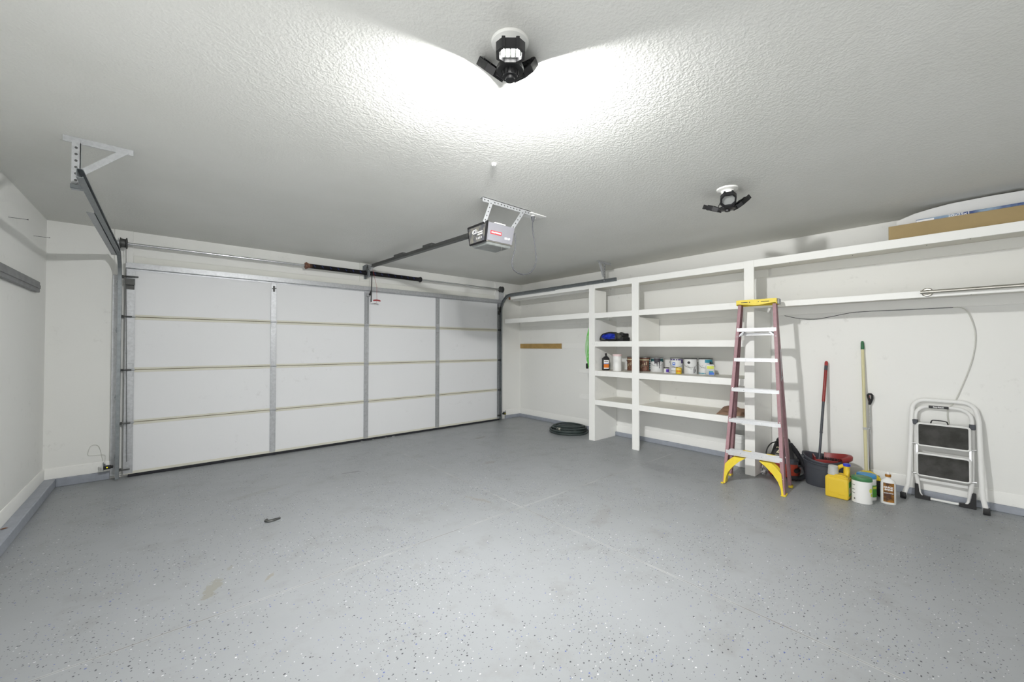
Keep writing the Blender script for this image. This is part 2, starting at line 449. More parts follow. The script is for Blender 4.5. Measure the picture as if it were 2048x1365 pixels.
for k, (a, c) in enumerate(STX):
    nm = 'end_stile' if k in (0, 4) else 'stile'
    b = B(); top = 2.11 if k == 0 else 2.07
    for i in range(4):
        z1 = SZ[i + 1] - .004 if i < 3 else top
        b.box((a, DF - .008, SZ[i] + .004), (c, DF - .0005, z1), .002)
        b.box((a, DF - .012, SZ[i] + .004), (a + .004, DF - .0005, z1)); b.box((c - .004, DF - .012, SZ[i] + .004), (c, DF - .0005, z1))
    st = obj(nm, b, 'galv' if k != 3 else 'galvp', door, True)
    for i in (1, 2, 3):
        z = SZ[i]; b = B(); xm = (a + c) / 2; w = (c - a) / 2 + .006
        b.box((a + .008, DF - .013, z - .062), (c - .008, DF - .0125 + .004, z - .008), .001)
        b.box((a + .008, DF - .013, z + .008), (c - .008, DF - .0125 + .004, z + .062), .001)
        b.cyl((xm - w, DF - .017, z), (xm + w, DF - .017, z), .008, 10)
        for dz in (-.05, -.025, .025, .05): b.cyl((xm, DF - .017, z + dz), (xm, DF - .012, z + dz), .006, 6)
        obj('hinge', b, 'galv', st, True)
for sx, x in ((-1, -.304), (1, 4.470)):
    for z in (.09, .540, 1.062, 1.588, 1.98):
        b = B(); xa = x - sx * .05; xb = -.350 if sx < 0 else 4.452
        xa, xb = min(xa, xb), max(xa, xb)
        if sx > 0: xa, xb = 4.395, 4.452
        b.cyl((xa, 5.432, z), (xb, 5.432, z), .006, 8)
        wx = -.343 if sx < 0 else 4.452
        b.cyl((wx - .006, 5.432, z), (wx + .006, 5.432, z), .021, 14)
        b.box((xa + .01, 5.432, z - .012), (xa + .035, DF - .012, z + .012), .002)
        obj('roller', b, 'dsteel', door, True)
# top strut (hat-shaped reinforcing bar), top brackets, operator bracket, lock plate, bottom seal
b = B(); b.prism([(DF - .001, 2.052), (DF - .006, 2.052), (DF - .006, 2.064), (DF - .048, 2.070), (DF - .048, 2.112), (DF - .006, 2.118), (DF - .006, 2.128), (DF - .001, 2.128)],
                 0, DX1 - DX0, Mx((DX0, 0, 0), (0, 1, 0), (0, 0, 1)))
obj('strut', b, 'galv', door, True)
for x in (-.272, 4.437):
    b = B(); b.box((x - .034, DF - .04, 1.955), (x + .034, DF - .009, 1.963), .002); b.box((x - .034, DF - .045, 1.90), (x + .034, DF - .037, 1.963), .002)
    b.box((x - .030, DF - .018, 1.86), (x + .030, DF - .0125, 1.92), .002); b.cyl((x - .04, DF - .03, 1.985), (x + .06 if x < 0 else x + .03, DF - .03, 1.985), .007, 8)
    obj('top_bracket', b, 'dsteel', door, True)
b = B(); b.box((2.066, DF - .016, 1.61), (2.100, DF - .0125, 2.03), .001); b.box((2.100, DF - .05, 1.61), (2.104, DF - .0125, 2.03), .001)
for k in range(14): b.cyl((2.083, DF - .0185, 1.63 + k * .029), (2.083, DF - .015, 1.63 + k * .029), .005, 6)
b.box((2.075, DF - .055, 1.985), (2.122, DF - .013, 2.022), .004)
obj('operator_bracket', b, 'galvp', door, True)
b = B(); b.box((.962, DF - .016, 1.95), (.982, DF - .012, 2.02), .002); b.cyl((.95, DF - .02, 1.985), (.995, DF - .02, 1.992), .005, 6)
obj('lock_plate', b, 'dsteel', door, True)
for z in (.86, .66, .22, .10):
    b = B(); b.box((2.068, DF - .0125, z), (2.110, DF - .0085, z + .075), .001); b.box((2.075, DF - .014, z + .004), (2.103, DF - .012, z + .012)); b.box((2.075, DF - .014, z + .06), (2.103, DF - .012, z + .066))
    obj('lift_handle', b, 'galv', door, True)
    if z < .3: break
b = B(); gaps = [(2.03, 2.05), (2.185, 2.205), (2.37, 2.40), (2.47, 2.52)]; x = -.27
for g0, g1 in gaps + [(DX1, DX1)]:
    b.box((x, DF - .006, .0005), (g0, 5.512, .030), .004, seg=2); b.box((g0, DF - .006, .007), (g1, 5.512, .030)) if g1 > g0 else None; x = g1
obj('bottom_seal', b, 'rubber', door, True)
obj('bottom_rail', B().box((DX0, DF - .004, .030), (DX1, 5.512, .042), .002), 'doorrail', door, True)

# ------------------------------------------------------------------ tracks
def track(lab, xs, y_end, hang, angle_y0, first):
    """xs = outer sign: -1 at the low-x side, +1 at the shelf side"""
    xc = -.343 if xs < 0 else 4.455
    ZH, YV, RC = 2.186, 5.432, .27
    t = thing('door_track', lab, 'door track', (xc, YV, 0), group=None)
    o = xs * .013
    prof = [(xc + o, -.023), (xc + o, .023), (xc - o, .023), (xc - o, .016), (xc - o + xs * .003, .016), (xc - o + xs * .003, .020), (xc + o - xs * .003, .020),
            (xc + o - xs * .003, -.020), (xc - o + xs * .003, -.020), (xc - o + xs * .003, -.016), (xc - o, -.016), (xc - o, -.023)]
    b = B(); b.sweep(prof, [(YV, .012), (YV, 1.86)]); vt = obj('vertical_track', b, 'galvd', t, True)
    b = B(); b.sweep(prof, [(YV, 1.862), (YV, ZH - RC)] + arc(YV - RC, ZH - RC, RC, 0, PI / 2, 12)[1:] + [(y_end, ZH)])
    ht = obj('horizontal_track', b, 'galvd', t, True)
    # jamb angle behind the vertical track, with brackets
    b = B(); b.box((xc + xs * .016, YV + .02, .03), (xc + xs * .02, 5.517, 2.0)); b.box((xc + xs * .02, 5.510, .03), (xc + xs * .055, 5.5175, 2.0))
    obj('jamb_angle', b, 'galv', t, True)
    for z in (.22, .80, 1.45, 1.90):
        b = B(); b.box((xc + xs * .0135, YV - .015, z - .025), (xc + xs * .0175, 5.517, z + .025), .001); b.cyl((xc + xs * .012, YV, z), (xc + xs * .024, YV, z), .009, 6)
        obj('jamb_bracket', b, 'galvd', t, True)
    # angle iron along the horizontal run
    b = B(); b.box((xc + xs * .0135, angle_y0, ZH - .028), (xc + xs * .0165, 5.33, ZH + .022)); b.box((xc + xs * .0135, angle_y0, ZH - .028), (xc + xs * .052, 5.30, ZH - .025))
    if xs > 0: b = B(); b.box((xc + xs * .0135, angle_y0, ZH - .036), (xc + xs * .0165, 5.33, ZH + .022))
    obj('track_angle', b, 'galvp', t, True)
    # hanger: perforated angle on the ceiling, upright strap and diagonal strap
    yh = hang; xa, xb = (-.435, -.155) if xs < 0 else (4.34, 4.62)
    b = B(); b.box((xa, yh - .002, C_ - .034), (xb, yh + .002, C_ - .0005)); b.box((xa, yh, C_ - .004), (xb, yh + .032, C_ - .0005))
    for k in range(9): xx = xa + .016 + k * (xb - xa - .032) / 8; b.cyl((xx, yh - .0026, C_ - .02), (xx, yh - .0018, C_ - .02), .006, 10)
    for xx in (xa + .05, xb - .09): b.cyl((xx, yh + .016, C_ - .011), (xx, yh + .016, C_ - .003), .008, 6)
    h = obj('hanger_angle', b, 'galvp', t, True)
    xu = (-.384 if xs < 0 else xc + .016)
    zlo = ZH - .03 if xs < 0 else 2.186
    b = B(); b.box((xu - .017, yh - .005, zlo), (xu + .017, yh - .002, C_ - .008)); b.box((xu + .014, yh - .005, ZH + .02), (xu + .017, yh + .02, C_ - .03))
    b.mi = 1
    for k in range(7): b.cyl((xu, yh - .0056, zlo + .02 + k * .036), (xu, yh - .0048, zlo + .02 + k * .036), .0065, 10)
    b.mi = 0; b.cyl((xu, yh - .014, ZH + .01), (xu, yh - .004, ZH + .01), .008, 6)
    obj('hanger_strap', b, ['galvp', 'dsteel'], t, True)
    x1 = -.185 if xs < 0 else 4.37
    b = B(); p0, p1 = (xu + (.012 if xs < 0 else -.01), yh - .007, ZH + .06), (x1, yh - .007, C_ - .016)
    b.beam(p0, p1, .003, .03, (0, 1, 0)); b.beam(p0, p1, .018, .003, (0, 1, 0), oy=-.015, ox=.008)
    obj('diagonal_strap', b, 'galvp', t, True)
    b = B(); b.box((xc + xs * .013, yh - .02, ZH - .022 if xs < 0 else 2.184), (xu + xs * .018 if xs < 0 else xu + .005, yh + .015, ZH - .002 if xs < 0 else 2.204), .001)
    obj('hanger_bolt_plate', b, 'galvd', t, True)
    return t
track('galvanised door track by the bare wall, hung from a triangular ceiling bracket', -1, 2.99, 3.23, 3.72, True)
track('galvanised door track curving in front of the built-in shelves', 1, 3.05, 3.25, 4.15, False)

# ------------------------------------------------------------------ torsion spring shaft
SY, SZt = 5.405, 2.300
ts = thing('torsion_spring_shaft', 'steel torsion shaft with two black springs above the garage door', 'door spring', (2.075, SY, SZt))
obj('shaft', B().cyl((-.33, SY, SZt), (4.452, SY, SZt), .0125, 14), 'steel', ts, True)
for x in (-.318, 4.44):
    b = B(); m = Mx((x, SY, SZt), (0, 1, 0), (0, 0, 1))
    b.lathe([(.014, -.026), (.052, -.026), (.052, -.020), (.044, -.018), (.041, .012), (.052, .016), (.054, .024), (.03, .028), (.014, .028)], (0, 0, 0), 24, m=m)
    obj('cable_drum', b, 'dsteel', ts, True)
    b = B(); s = -1 if x < 0 else 1
    b.box((x + s * .036, SY - .02, 2.02 if s > 0 else 2.20), (x + s * .039, 5.517, 2.34), .001); b.box((x + s * .039, 5.512, 2.2), (x + s * .065, 5.5175, 2.34))
    b.cyl((x + s * .03, SY, SZt), (x + s * .042, SY, SZt), .026, 16)
    obj('end_bearing_plate', b, 'galv', ts, True)
    b = B(); b.tube([(x - s * .012, SY + .05, SZt), (x - s * .040, 5.450, .16)], .002, 6); obj('lift_cable', b, 'dsteel', ts, True)
for x0, x1 in ((1.335, 2.055), (2.105, 2.84)):
    b = B(); m = Mx((x0, SY, SZt), (0, 1, 0), (0, 0, 1)); n = 62; pr = []
    for i in range(n):
        z = (x1 - x0) * i / n; st = (x1 - x0) / n
        pr += [(.0255, z), (.0292, z + st * .3), (.0292, z + st * .7)]
    pr.append((.0255, x1 - x0))
    b.lathe(pr, seg=18, m=m); sp = obj('spring', b, 'spring', ts, True, ang=60)
    for k in range(7):
        x = x0 + .05 + k * (x1 - x0 - .1) / 6.5; b = B()
        b.tube([(x, SY - .0295, SZt + .012), (x + .012, SY - .031, SZt), (x + .02, SY - .0295, SZt - .012)], .0025, 6)
        obj('paint_stripe', b, 'bluep', sp, True)
    xe, s = (x0, -1) if x0 < 2 else (x1, 1)
    b = B(); b.lathe([(.013, -.05), (.034, -.045), (.038, -.02), (.03, 0), (.026, .04)], seg=16, m=Mx((xe + s * .012, SY, SZt), (0, 1, 0), (0, 0, -s)) if False else Matrix.Translation((xe, SY, SZt)) @ Matrix.Rotation(PI / 2 * -s, 4, 'Y'))
    for a in range(4):
        b.beam((xe + s * .03, SY, SZt), (xe + s * .03, SY + .042 * math.cos(a * PI / 2 + .4), SZt + .042 * math.sin(a * PI / 2 + .4)), .014, .014, (1, 0, 0))
    obj('winding_cone', b, 'brown' if s < 0 else 'black', ts, True)
b = B(); b.box((2.066, SY - .045, SZt - .06), (2.094, SY + .045, SZt + .040), .006); b.box((2.062, 5.505, SZt - .07), (2.098, 5.5138, SZt + .036), .002); b.box((2.076, SY + .04, SZt - .03), (2.086, 5.508, SZt + .03))
b.cyl((2.06, SY, SZt), (2.10, SY, SZt), .034, 16)
obj('centre_bracket', b, 'galvd', ts, True)

# ------------------------------------------------------------------ opener
op = thing('garage_door_opener', 'grey ceiling-hung garage door opener with red badge and long rail', 'garage door opener', (1.985, 2.55, 2.11))
# housing, slightly tapering down, seen end towards the camera
def taper(x0, x1, y0, y1, z0, z1, ix, iy, bev=.008):
    t = bmesh.new(); bmesh.ops.create_cube(t, size=1)
    for v in t.verts:
        lo = v.co.z < 0
        X = (x0 + (ix if lo else 0)) if v.co.x < 0 else (x1 - (ix if lo else 0)); Y = (y0 + (iy if lo else 0)) if v.co.y < 0 else (y1 - (iy if lo else 0))
        v.co = V((X, Y, z0 if lo else z1))
    bmesh.ops.bevel(t, geom=t.edges[:], offset=bev, segments=2, affect='EDGES'); return t
b = B(); b._add(taper(1.852, 2.135, 2.42, 2.685, 2.118, 2.262, .012, .028)); hs = obj('housing', b, 'greyplast', op, True)
b = B(); b._add(taper(1.846, 1.862, 2.417, 2.690, 2.112, 2.268, 0., .030, .004)); ec = obj('end_cover', b, 'black', op, True)
b = B(); m = Mx((1.8455, 2.552, 2.188), (0, -1, 0), (0, 0, 1)); b.prism([(-.113, .058), (.113, .058), (.094, -.066), (-.094, -.066)], 0, .0015, m)
ep = obj('end_panel', b, 'oven', ec, True)
mf = Mx((1.8435, 2.552, 2.188), (0, -1, 0), (0, 0, 1))
b = B(); b.tube([(.0 + .022 * math.cos(a) - .035, .02 + .016 * math.sin(a), 0) for a in [i * PI / 8 for i in range(16)]], .0018, 5, True, m=mf)
b.tube([(.022 * math.cos(a) - .018, .02 + .016 * math.sin(a), 0) for a in [i * PI / 8 for i in range(16)]], .0018, 5, True, m=mf)
for k in range(2): b.box((.012, .004 - k * .017, -.0003), (.075, .012 - k * .017, .0008), 0, mf)
for k in range(4): b.box((.0 + k * .02, -.045, -.0003), (.004 + k * .02, -.03, .0008), 0, mf)
obj('end_panel_print', b, 'inkw', ep, True)
b = B(); b._add(taper(1.866, 2.118, 2.448, 2.655, 2.096, 2.119, .012, .012, .003)); obj('light_lens', b, 'ledlens', op, True)
b = B()
for pa, pb in (((1.862, 2.444), (2.122, 2.444)), ((1.862, 2.659), (2.122, 2.659)), ((1.862, 2.444), (1.862, 2.659)), ((2.122, 2.444), (2.122, 2.659))):
    b.beam((*pa, 2.1185), (*pb, 2.1185), .006, .004, (0, 0, 1))
obj('lens_frame', b, 'brushed', op, True)
tl = .028 / .144
def oface(x, z): return Mx((x, 2.42 + (2.262 - z) * tl - .0012, z), (1, 0, 0), (0, tl, 1) if False else (0, -tl, 1))
b = B(); b.box((-.055, -.013, -.001), (.055, .013, .0006), .0005, oface(1.945, 2.188)); bd = obj('badge', b, 'inkr', op, True)
b = B(); b.text('CRAFTSMAN', .0165, oface(1.945, 2.188) @ Matrix.Translation((0, 0, .001)), .0006, .0004); obj('badge_lettering', b, 'inkw', bd, True)
b = B(); b.text('1/2 HP', .0215, oface(2.062, 2.163), .0008, .0006); obj('power_lettering', b, 'inkw', op, True)
b = B(); b.box((1.925, 2.424, 2.262), (2.035, 2.44, 2.270), .002); obj('top_label', b, 'white', op, True)
# hanger
b = B(); b.box((1.825, 2.449, C_ - .036), (2.325, 2.452, C_ - .0005)); b.box((1.825, 2.449, C_ - .004), (2.325, 2.485, C_ - .0005))
b.mi = 1
for k in range(15): b.cyl((1.845 + k * .033, 2.4482, C_ - .02), (1.845 + k * .033, 2.4492, C_ - .02), .006, 8)
b.mi = 0
for x in (1.93, 2.27): b.cyl((x, 2.467, C_ - .014), (x, 2.467, C_ - .004), .008, 6)
obj('hanger_angle', b, ['galvp', 'dsteel'], op, True)
for p0, p1 in (((1.84, 2.447, 2.255), (1.912, 2.447, 2.437)), ((2.118, 2.447, 2.255), (2.250, 2.447, 2.435))):
    b = B(); b.beam(p0, p1, .003, .032, (0, 1, 0)); b.mi = 1
    d = V(p1) - V(p0)
    for k in range(5): q = V(p0) + d * (.12 + k * .19); b.cyl(q + V((0, -.0022, 0)), q + V((0, -.0012, 0)), .0055, 8)
    obj('hanger_strap', b, ['galvp', 'dsteel'], op, True)
# rail
r0, r1 = V((1.985, 2.66, 2.262)), V((2.078, 5.43, 2.386)); rd = r1 - r0
b = B(); b.beam(r0, r1, .030, .036, (1, 0, 0), .003); b.beam(r0, r1, .048, .004, (1, 0, 0), oy=-.018)
rl = obj('rail', b, 'dsteel', op, True)
for f0, f1 in ((.315, .385), (.565, .655)):
    b = B(); b.beam(r0 + rd * f0, r0 + rd * f1, .040, .03, (1, 0, 0), .002, oy=.022); b.cyl(r0 + rd * (f0 + .02) + V((-.021, 0, .012)), r0 + rd * (f0 + .02) + V((-.019, 0, .012)), .004, 6)
    obj('rail_sleeve', b, 'dsteel', rl, True)
b = B(); b.box((2.055, 5.41, 2.345), (2.100, 5.500, 2.420), .004); b.box((2.045, 5.497, 2.34), (2.11, 5.513, 2.41), .002); b.cyl((2.04, 5.44, 2.385), (2.115, 5.44, 2.385), .015, 12)
obj('header_bracket', b, 'galvd', op, True)
q = r0 + rd * .945
b = B(); b.box((q.x - .022, q.y - .06, q.z - .036), (q.x + .022, q.y + .05, q.z + .020), .006); b.box((q.x - .010, q.y - .02, q.z - .068), (q.x + .014, q.y + .03, q.z - .032), .004)
tr = obj('trolley', b, 'galvp', op, True)
b = B(); b.beam((q.x + .012, q.y + .0, q.z - .055), (2.118, 5.385, 1.905), .006, .022, (1, 0, 0), .001); b.beam((2.106, 5.40, 2.0), (2.116, 5.382, 2.03), .01, .02, (1, 0, 0))
b.beam((2.100, 5.415, 2.004), (2.120, 5.372, 2.075), .006, .02, (1, 0, 0), .001)
obj('door_arm', b, 'black', op, True)
b = B(); b.tube([(q.x + .03, q.y + .02, q.z - .04), (2.145, 5.26, 2.1), (2.148, 5.26, 1.925)], .0018, 6); rc = obj('release_cord', b, 'red', op, True)
b = B(); b.tube([(2.100, 5.262, 1.912), (2.11, 5.26, 1.918), (2.148, 5.26, 1.922), (2.185, 5.258, 1.918), (2.195, 5.257, 1.912)], [.008, .010, .011, .010, .008], 10)
b.tube([(2.148, 5.26, 1.913), (2.140, 5.262, 1.888), (2.11, 5.263, 1.87)], .0015, 6)
obj('release_handle', b, 'red', op, True)
cord = [(2.128, 2.425, 2.215), (2.137, 2.425, 2.19), (2.139, 2.43, 2.091), (2.115, 2.44, 1.983), (2.15, 2.45, 1.923), (2.258, 2.46, 1.904), (2.361, 2.47, 1.943), (2.427, 2.48, 2.038), (2.425, 2.49, 2.168), (2.404, 2.50, 2.326), (2.413, 2.505, 2.41)]
b = B(); b.tube(smooth(cord, 4), .005, 8); pc = obj('power_cord', b, 'wireg', op, True)
b = B(); b.lathe([(.006, -.05), (.012, -.035), (.017, -.012), (.017, 0)], (2.413, 2.505, C_ - .012), 10); obj('plug', b, 'wireg', pc, True)
b = B(); b.tube(smooth([(2.02, 2.46, 2.10), (2.012, 2.45, 2.075), (1.998, 2.45, 2.05), (1.953, 2.45, 2.027)], 3), .0010, 5); obj('aerial_wire', b, 'brushed', op, True)

b = B(); b.box((2.345, 2.455, C_ - .008), (2.53, 2.575, C_ - .0005), .003, seg=2)
ot = thing('ceiling_outlet', 'white ceiling outlet plate the opener is plugged into', 'outlet', (2.43, 2.51, C_ - .008))
obj('plate', b, 'white', ot, True)
for y in (2.505, 2.545):
    b = B(); b.lathe([(.016, -.012), (.017, -.008), (.017, 0)], (2.413 if y < 2.52 else 2.46, y, C_ - .007 + .003), 14); obj('socket', b, 'white', ot, True)

# ------------------------------------------------------------------ ceiling lights
def lamp(lab, loc, arms, lens, hz, hb):
    t = thing('garage_light', lab, 'ceiling light', loc)
    b = B(); b.lathe([(.03, -.052), (.034, -.050), (.040, -.028), (.046, -.018), (.069, -.010), (.072, -.004), (.072, -.0005)], seg=32); obj('lampholder', b, 'porc', t)
    b = B(); b.lathe([(.018, -.070), (.022, -.066), (.022, -.048), (.016, -.047)], seg=20); obj('screw_base', b, 'steel', t)
    b = B(); b.lathe([(.014, -hb), (.018, -hb + .002), (.019, -hb + .012), (.028, -hb + .013), (.031, -hz - .011), (.050, -hz - .008), (.052, -hz), (.050, -hz + .008), (.030, -hz + .012), (.028, -.082), (.034, -.078), (.034, -.068), (.02, -.066)], seg=24)
    for k in range(12):
        a = k * PI / 6; b.box((.024, -.002, -hb + .016), (.0335, .002, -hz), 0, Matrix.Rotation(a, 4, 'Z'))
    obj('hub', b, 'black', t)
    for (az, el), ln in zip(arms, lens):
        a, e = math.radians(az), math.radians(el)
        out = V((math.cos(a), math.sin(a), 0)); s = out * math.cos(e) + V((0, 0, math.sin(e))); n = out * math.sin(e) - V((0, 0, math.cos(e)))
        tt = n.cross(s)
        m = Matrix((s, tt, n)).transposed().to_4x4(); m.translation = out * .052 + V((0, 0, -hz))
        hx = [(.006, -.026), (.036, -.05), (.096, -.05), (.126, -.03), (.126, .03), (.096, .05), (.036, .05), (.006, .026)]
        inn = [(.018, -.020), (.042, -.039), (.090, -.039), (.114, -.023), (.114, .023), (.090, .039), (.042, .039), (.018, .020)]
        # frame: hexagonal ring and back tray
        q = bmesh.new()
        def ring(p, z): return [q.verts.new((x, y, z)) for x, y in p]
        A, Bq, Cq, Dq = ring(hx, -.012), ring(hx, .016), ring(inn, .016), ring(inn, .0005)
        k8 = len(hx)
        for u, w in ((A, Bq), (Bq, Cq), (Cq, Dq)):
            for i in range(k8): q.faces.new((u[i], u[(i + 1) % k8], w[(i + 1) % k8], w[i]))
        q.faces.new(A[::-1]); q.faces.new(Dq); bmesh.ops.recalc_face_normals(q, faces=q.faces[:])
        b = B(); b._add(q, m)
        for i in range(5): b.box((.036 + i * .013, -.036, -.018), (.041 + i * .013, .036, -.011), 0, m)     # heat-sink fins
        for yy in (-.024, .024): b.box((.120, yy - .006, -.014), (.134, yy + .006, .018), .001, m)          # clips at the tip
        b.cyl(m @ V((-.002, -.022, -.002)), m @ V((-.002, .022, -.002)), .009, 10)
        p = obj('lamp_panel', b, 'black', t)
        b = B(); b.prism(inn, .001, .003, m); lo = obj('lens', b, 'lens_off' if ln == 'bulbd' else ln, p)
        if ln == 'bulbd':
            for q4 in range(4):
                y = -.027 + q4 * .018; b = B(); b.box((.030, y - .0045, .0028), (.104, y + .0045, .0042), 0, m); obj('led_strip', b, 'bulbd', lo)
        b = B(); b.tube(smooth([m @ V((.03, .0, -.014)), m @ V((.028, 0, -.040)), V((out.x * .045, out.y * .045, -.075)), V((out.x * .030, out.y * .030, -.085))], 4), .003, 6)
        obj('lamp_wire', b, 'black', t)
    return t
lamp('lit black folding-panel LED light on the ceiling over the open floor', (.972, 1.134, C_), ((230, -13), (96, 45), (13, 53)), ('bulbd', 'bulbl', 'bulbw'), .104, .148)
lamp('unlit black folding-panel LED light on the ceiling near the shelves', (3.075, 1.155, C_), ((203, 25), (80, 26), (325, 40)), ('lens_off', 'lens_off', 'lens_off'), .142, .168)
b = B(); b.lathe([(.010, -.016), (.014, -.012), (.016, 0)], (1.546, 1.958, C_ - .0005), 12); tag(obj('ceiling_hook', b, 'white'), 'tiny white stub on the ceiling between the lit light and the opener', 'hook')

# ------------------------------------------------------------------ shelving
FX = 4.485
SH = {1: (2.105, 2.176), 2: (1.693, 1.762), 3: (1.300, 1.371), 4: (.898, .971), 5: (.500, .570)}
BACK = R_ - .0008
su = thing('shelving_unit', 'white built-in open shelving with cubbies holding paint cans', 'shelving unit', (4.75, 2.48, 0))
for y0, y1 in ((3.414, 3.514), (2.735, 2.832), (1.435, 1.527)):
    obj('post', B().box((FX - .012, y0, .0005), (FX + .007, y1, 2.178), .002), 'shelfw', su, True)
P1 = [(FX + .0075, .0005), (4.96, .0005), (4.96, .06), (4.992, .062), (4.992, 1.672), (FX + .0075, 1.672)]
def ypanel(pts, y0, y1): return B().prism([(p[0], p[1]) for p in pts], -y0, -y1, Mx((0, 0, 0), (1, 0, 0), (0, 0, 1)))
obj('divider_panel', ypanel(P1, 3.418, 3.436), 'shelfw', su, True)
obj('divider_panel', ypanel([(FX + .0075, 1.763), (4.745, 1.763), (4.745, 2.085), (FX + .0075, 2.085)], 3.418, 3.436), 'shelfw', su, True)
for z0, z1 in ((1.372, 1.672), (.571, .878)):
    obj('divider_panel', ypanel([(FX + .0075, z0), (4.990, z0), (4.990, z1), (FX + .0075, z1)], 2.742, 2.760), 'shelfw', su, True)
obj('divider_panel', ypanel(P1, 1.437, 1.457), 'shelfw', su, True)
def shelf(parent, z0, z1, y0, y1, trims, cleat=True, notch=False, thick=.019):
    if notch: b = B().prism([(FX + .0075, y0), (BACK, y0), (BACK, y1), (4.66, y1), (4.66, 5.35), (FX + .0075, 5.35)], z1 - thick, z1)
    else: b = B().box((FX + .0075, y0, z1 - thick), (BACK, y1, z1))
    s = obj('shelf_board', b, ['shelftop'], parent, True)
    for a, c in trims: obj('shelf_trim', B().box((FX - .0105, a, z0), (FX + .0070, c, z1 + (.0 if thick else 0)), .0015), 'shelfw', s, True)
    if cleat: obj('shelf_cleat', B().box((R_ - .020, y0 + .021, z1 - thick - .085), (BACK, y1 - .005, z1 - thick - .0005), .001), 'shelfw', s, True)
    return s
for k, (z0, z1) in SH.items():
    s = shelf(su, z0, z1, 1.458 if k > 1 else 1.436, 3.417 if k > 1 else 3.437, ((1.5275, 2.7345), (2.8325, 3.4135)), cleat=k != 3)
for z0, z1 in ((.885, .945), (.475, .545)):
    obj('cleat_stub', B().box((R_ - .016, 3.442, z0), (BACK, 4.11, z1), .001), 'shelfw', su, True)
def wshelf(lab, z0, z1, y0, y1, a, c, notch=False):
    t = thing('wall_shelf', lab, 'shelf', ((FX + R_) / 2, (y0 + y1) / 2, z0)); shelf(t, z0, z1, y0, y1, ((a, c),), True, notch); return t
t1 = wshelf('white high wall shelf under the curved door track', 2.108, 2.176, 3.5145, 5.515, 3.5145, 5.20, True)
b = B(); b.box((FX - .008, 5.2005, 2.108), (FX + .007, 5.25, 2.165), .002); obj('bare_trim_end', b, 'rust', t1, True)
b = B(); b.beam((4.52, 3.75, 2.140), (4.97, 4.35, 2.140), .02, .07, (0, 0, 1)) if False else b.box((4.62, 3.62, 2.095), (4.66, 5.3, 2.156), .002)
obj('shelf_batten', b, 'shelfw', t1, True)
wshelf('white wall shelf above the strip of bare wood', 1.70, 1.776, 3.5145, 5.515, 3.5145, 5.345, True)
t2 = wshelf('white high wall shelf carrying cardboard boxes', 2.106, 2.178, YB, 1.4345, YB, 1.4345)
t3 = wshelf('white wall shelf with a metal rod along its edge', 1.690, 1.742, YB, 1.4345, YB, 1.4345)
for t_, zz in ((t2, 2.155), (t3, 1.7215)):
    for k in range(8):
        b = B(); b.lathe([(.004, -.003), (.004, 0)], (4.72 + .15 * random.random(), 1.2 - k * .24, zz), 6); obj('nail_head', b, 'dsteel', t_, True)
cr = thing('closet_rod', 'brushed metal rod with round flange mounted on the shelf edge', 'rod', (4.45, -.4, 1.733))
b = B(); mm = Mx((FX - .0108, .223, 1.727), (0, 1, 0), (0, 0, 1)); mm = Matrix.Translation((FX - .0098, .223, 1.727)) @ Matrix.Rotation(-PI / 2, 4, 'Y')
b.lathe([(.034, 0), (.034, .004), (.029, .008), (.028, .006), (.020, .006), (.018, .010), (.014, .012)], seg=28, m=mm); obj('flange', b, 'brushed', cr, True)
b = B(); b.tube(smooth([(FX - .012, .223, 1.727), (FX - .034, .221, 1.727), (FX - .045, .205, 1.727), (FX - .046, .17, 1.727), (FX - .046, -.9, 1.727), (FX - .046, -1.9, 1.727)], 3), .0135, 14); obj('rod', b, 'brushed', cr, True)

# bare wood strip on wall
ws = thing('wall_cleat', 'strip of bare wood fixed to the wall below the shelf', 'board', (4.99, 4.7, 1.262))
obj('bare_strip', B().box((R_ - .022, 4.496, 1.265), (BACK, 5.515, 1.350), .002), 'wood', ws, True)
obj('painted_strip', B().box((R_ - .010, 3.45, 1.272), (BACK, 4.494, 1.350), .001), 'trimw', ws, True, label='white painted part of the strip')

# ------------------------------------------------------------------ things on the top shelf
cb = thing('cardboard_box', 'long flat plain cardboard box on the high shelf', 'box', (4.64, -.1, 2.178))
b = B(); b.box((4.522, -.62, 2.1785), (4.640, .445, 2.298), .002); obj('carton', b, 'card', cb, True)
obj('box_tape', B().box((4.5205, .40, 2.179), (4.60, .447, 2.186), .0005), 'white', cb, True)
fb = thing('filter_box', 'flat blue printed filter carton lying on the cardboard box', 'box', (4.66, -.15, 2.299))
b = B(); b.box((4.545, -.60, 2.2985), (4.638, .285, 2.3225), .001); obj('carton', b, 'bluebox', fb, True)
m = Mx((4.5443, 0.055, 2.3105), (0, -1, 0), (0, 0, 1))
b = B(); b.text('20x25x1', .026, m, .0005, .0006, 1.25); obj('size_lettering', b, 'inkw', fb, True); b = B(); b.box((-.228, -.009, 0), (-.13, .006, .0006), 0, m)
obj('carton_print', b, 'inkw', fb, True)
pts = [(.425, 2.179), (.405, 2.362), (.30, 2.400), (.2, 2.418), (.1, 2.430), (-.1, 2.434), (-.25, 2.430), (-.6, 2.41), (-.95, 2.38), (-.97, 2.179)]
b = B(); b.prism([(-y, z) for y, z in pts], 0, .05, Mx((4.650, 0, 0), (0, -1, 0), (0, 0, 1)) @ Matrix.Translation((0, 0, -.05)))
tag(obj('white_panel', b, 'foam'), 'curved-top white panel standing behind the boxes on the high shelf', 'panel')

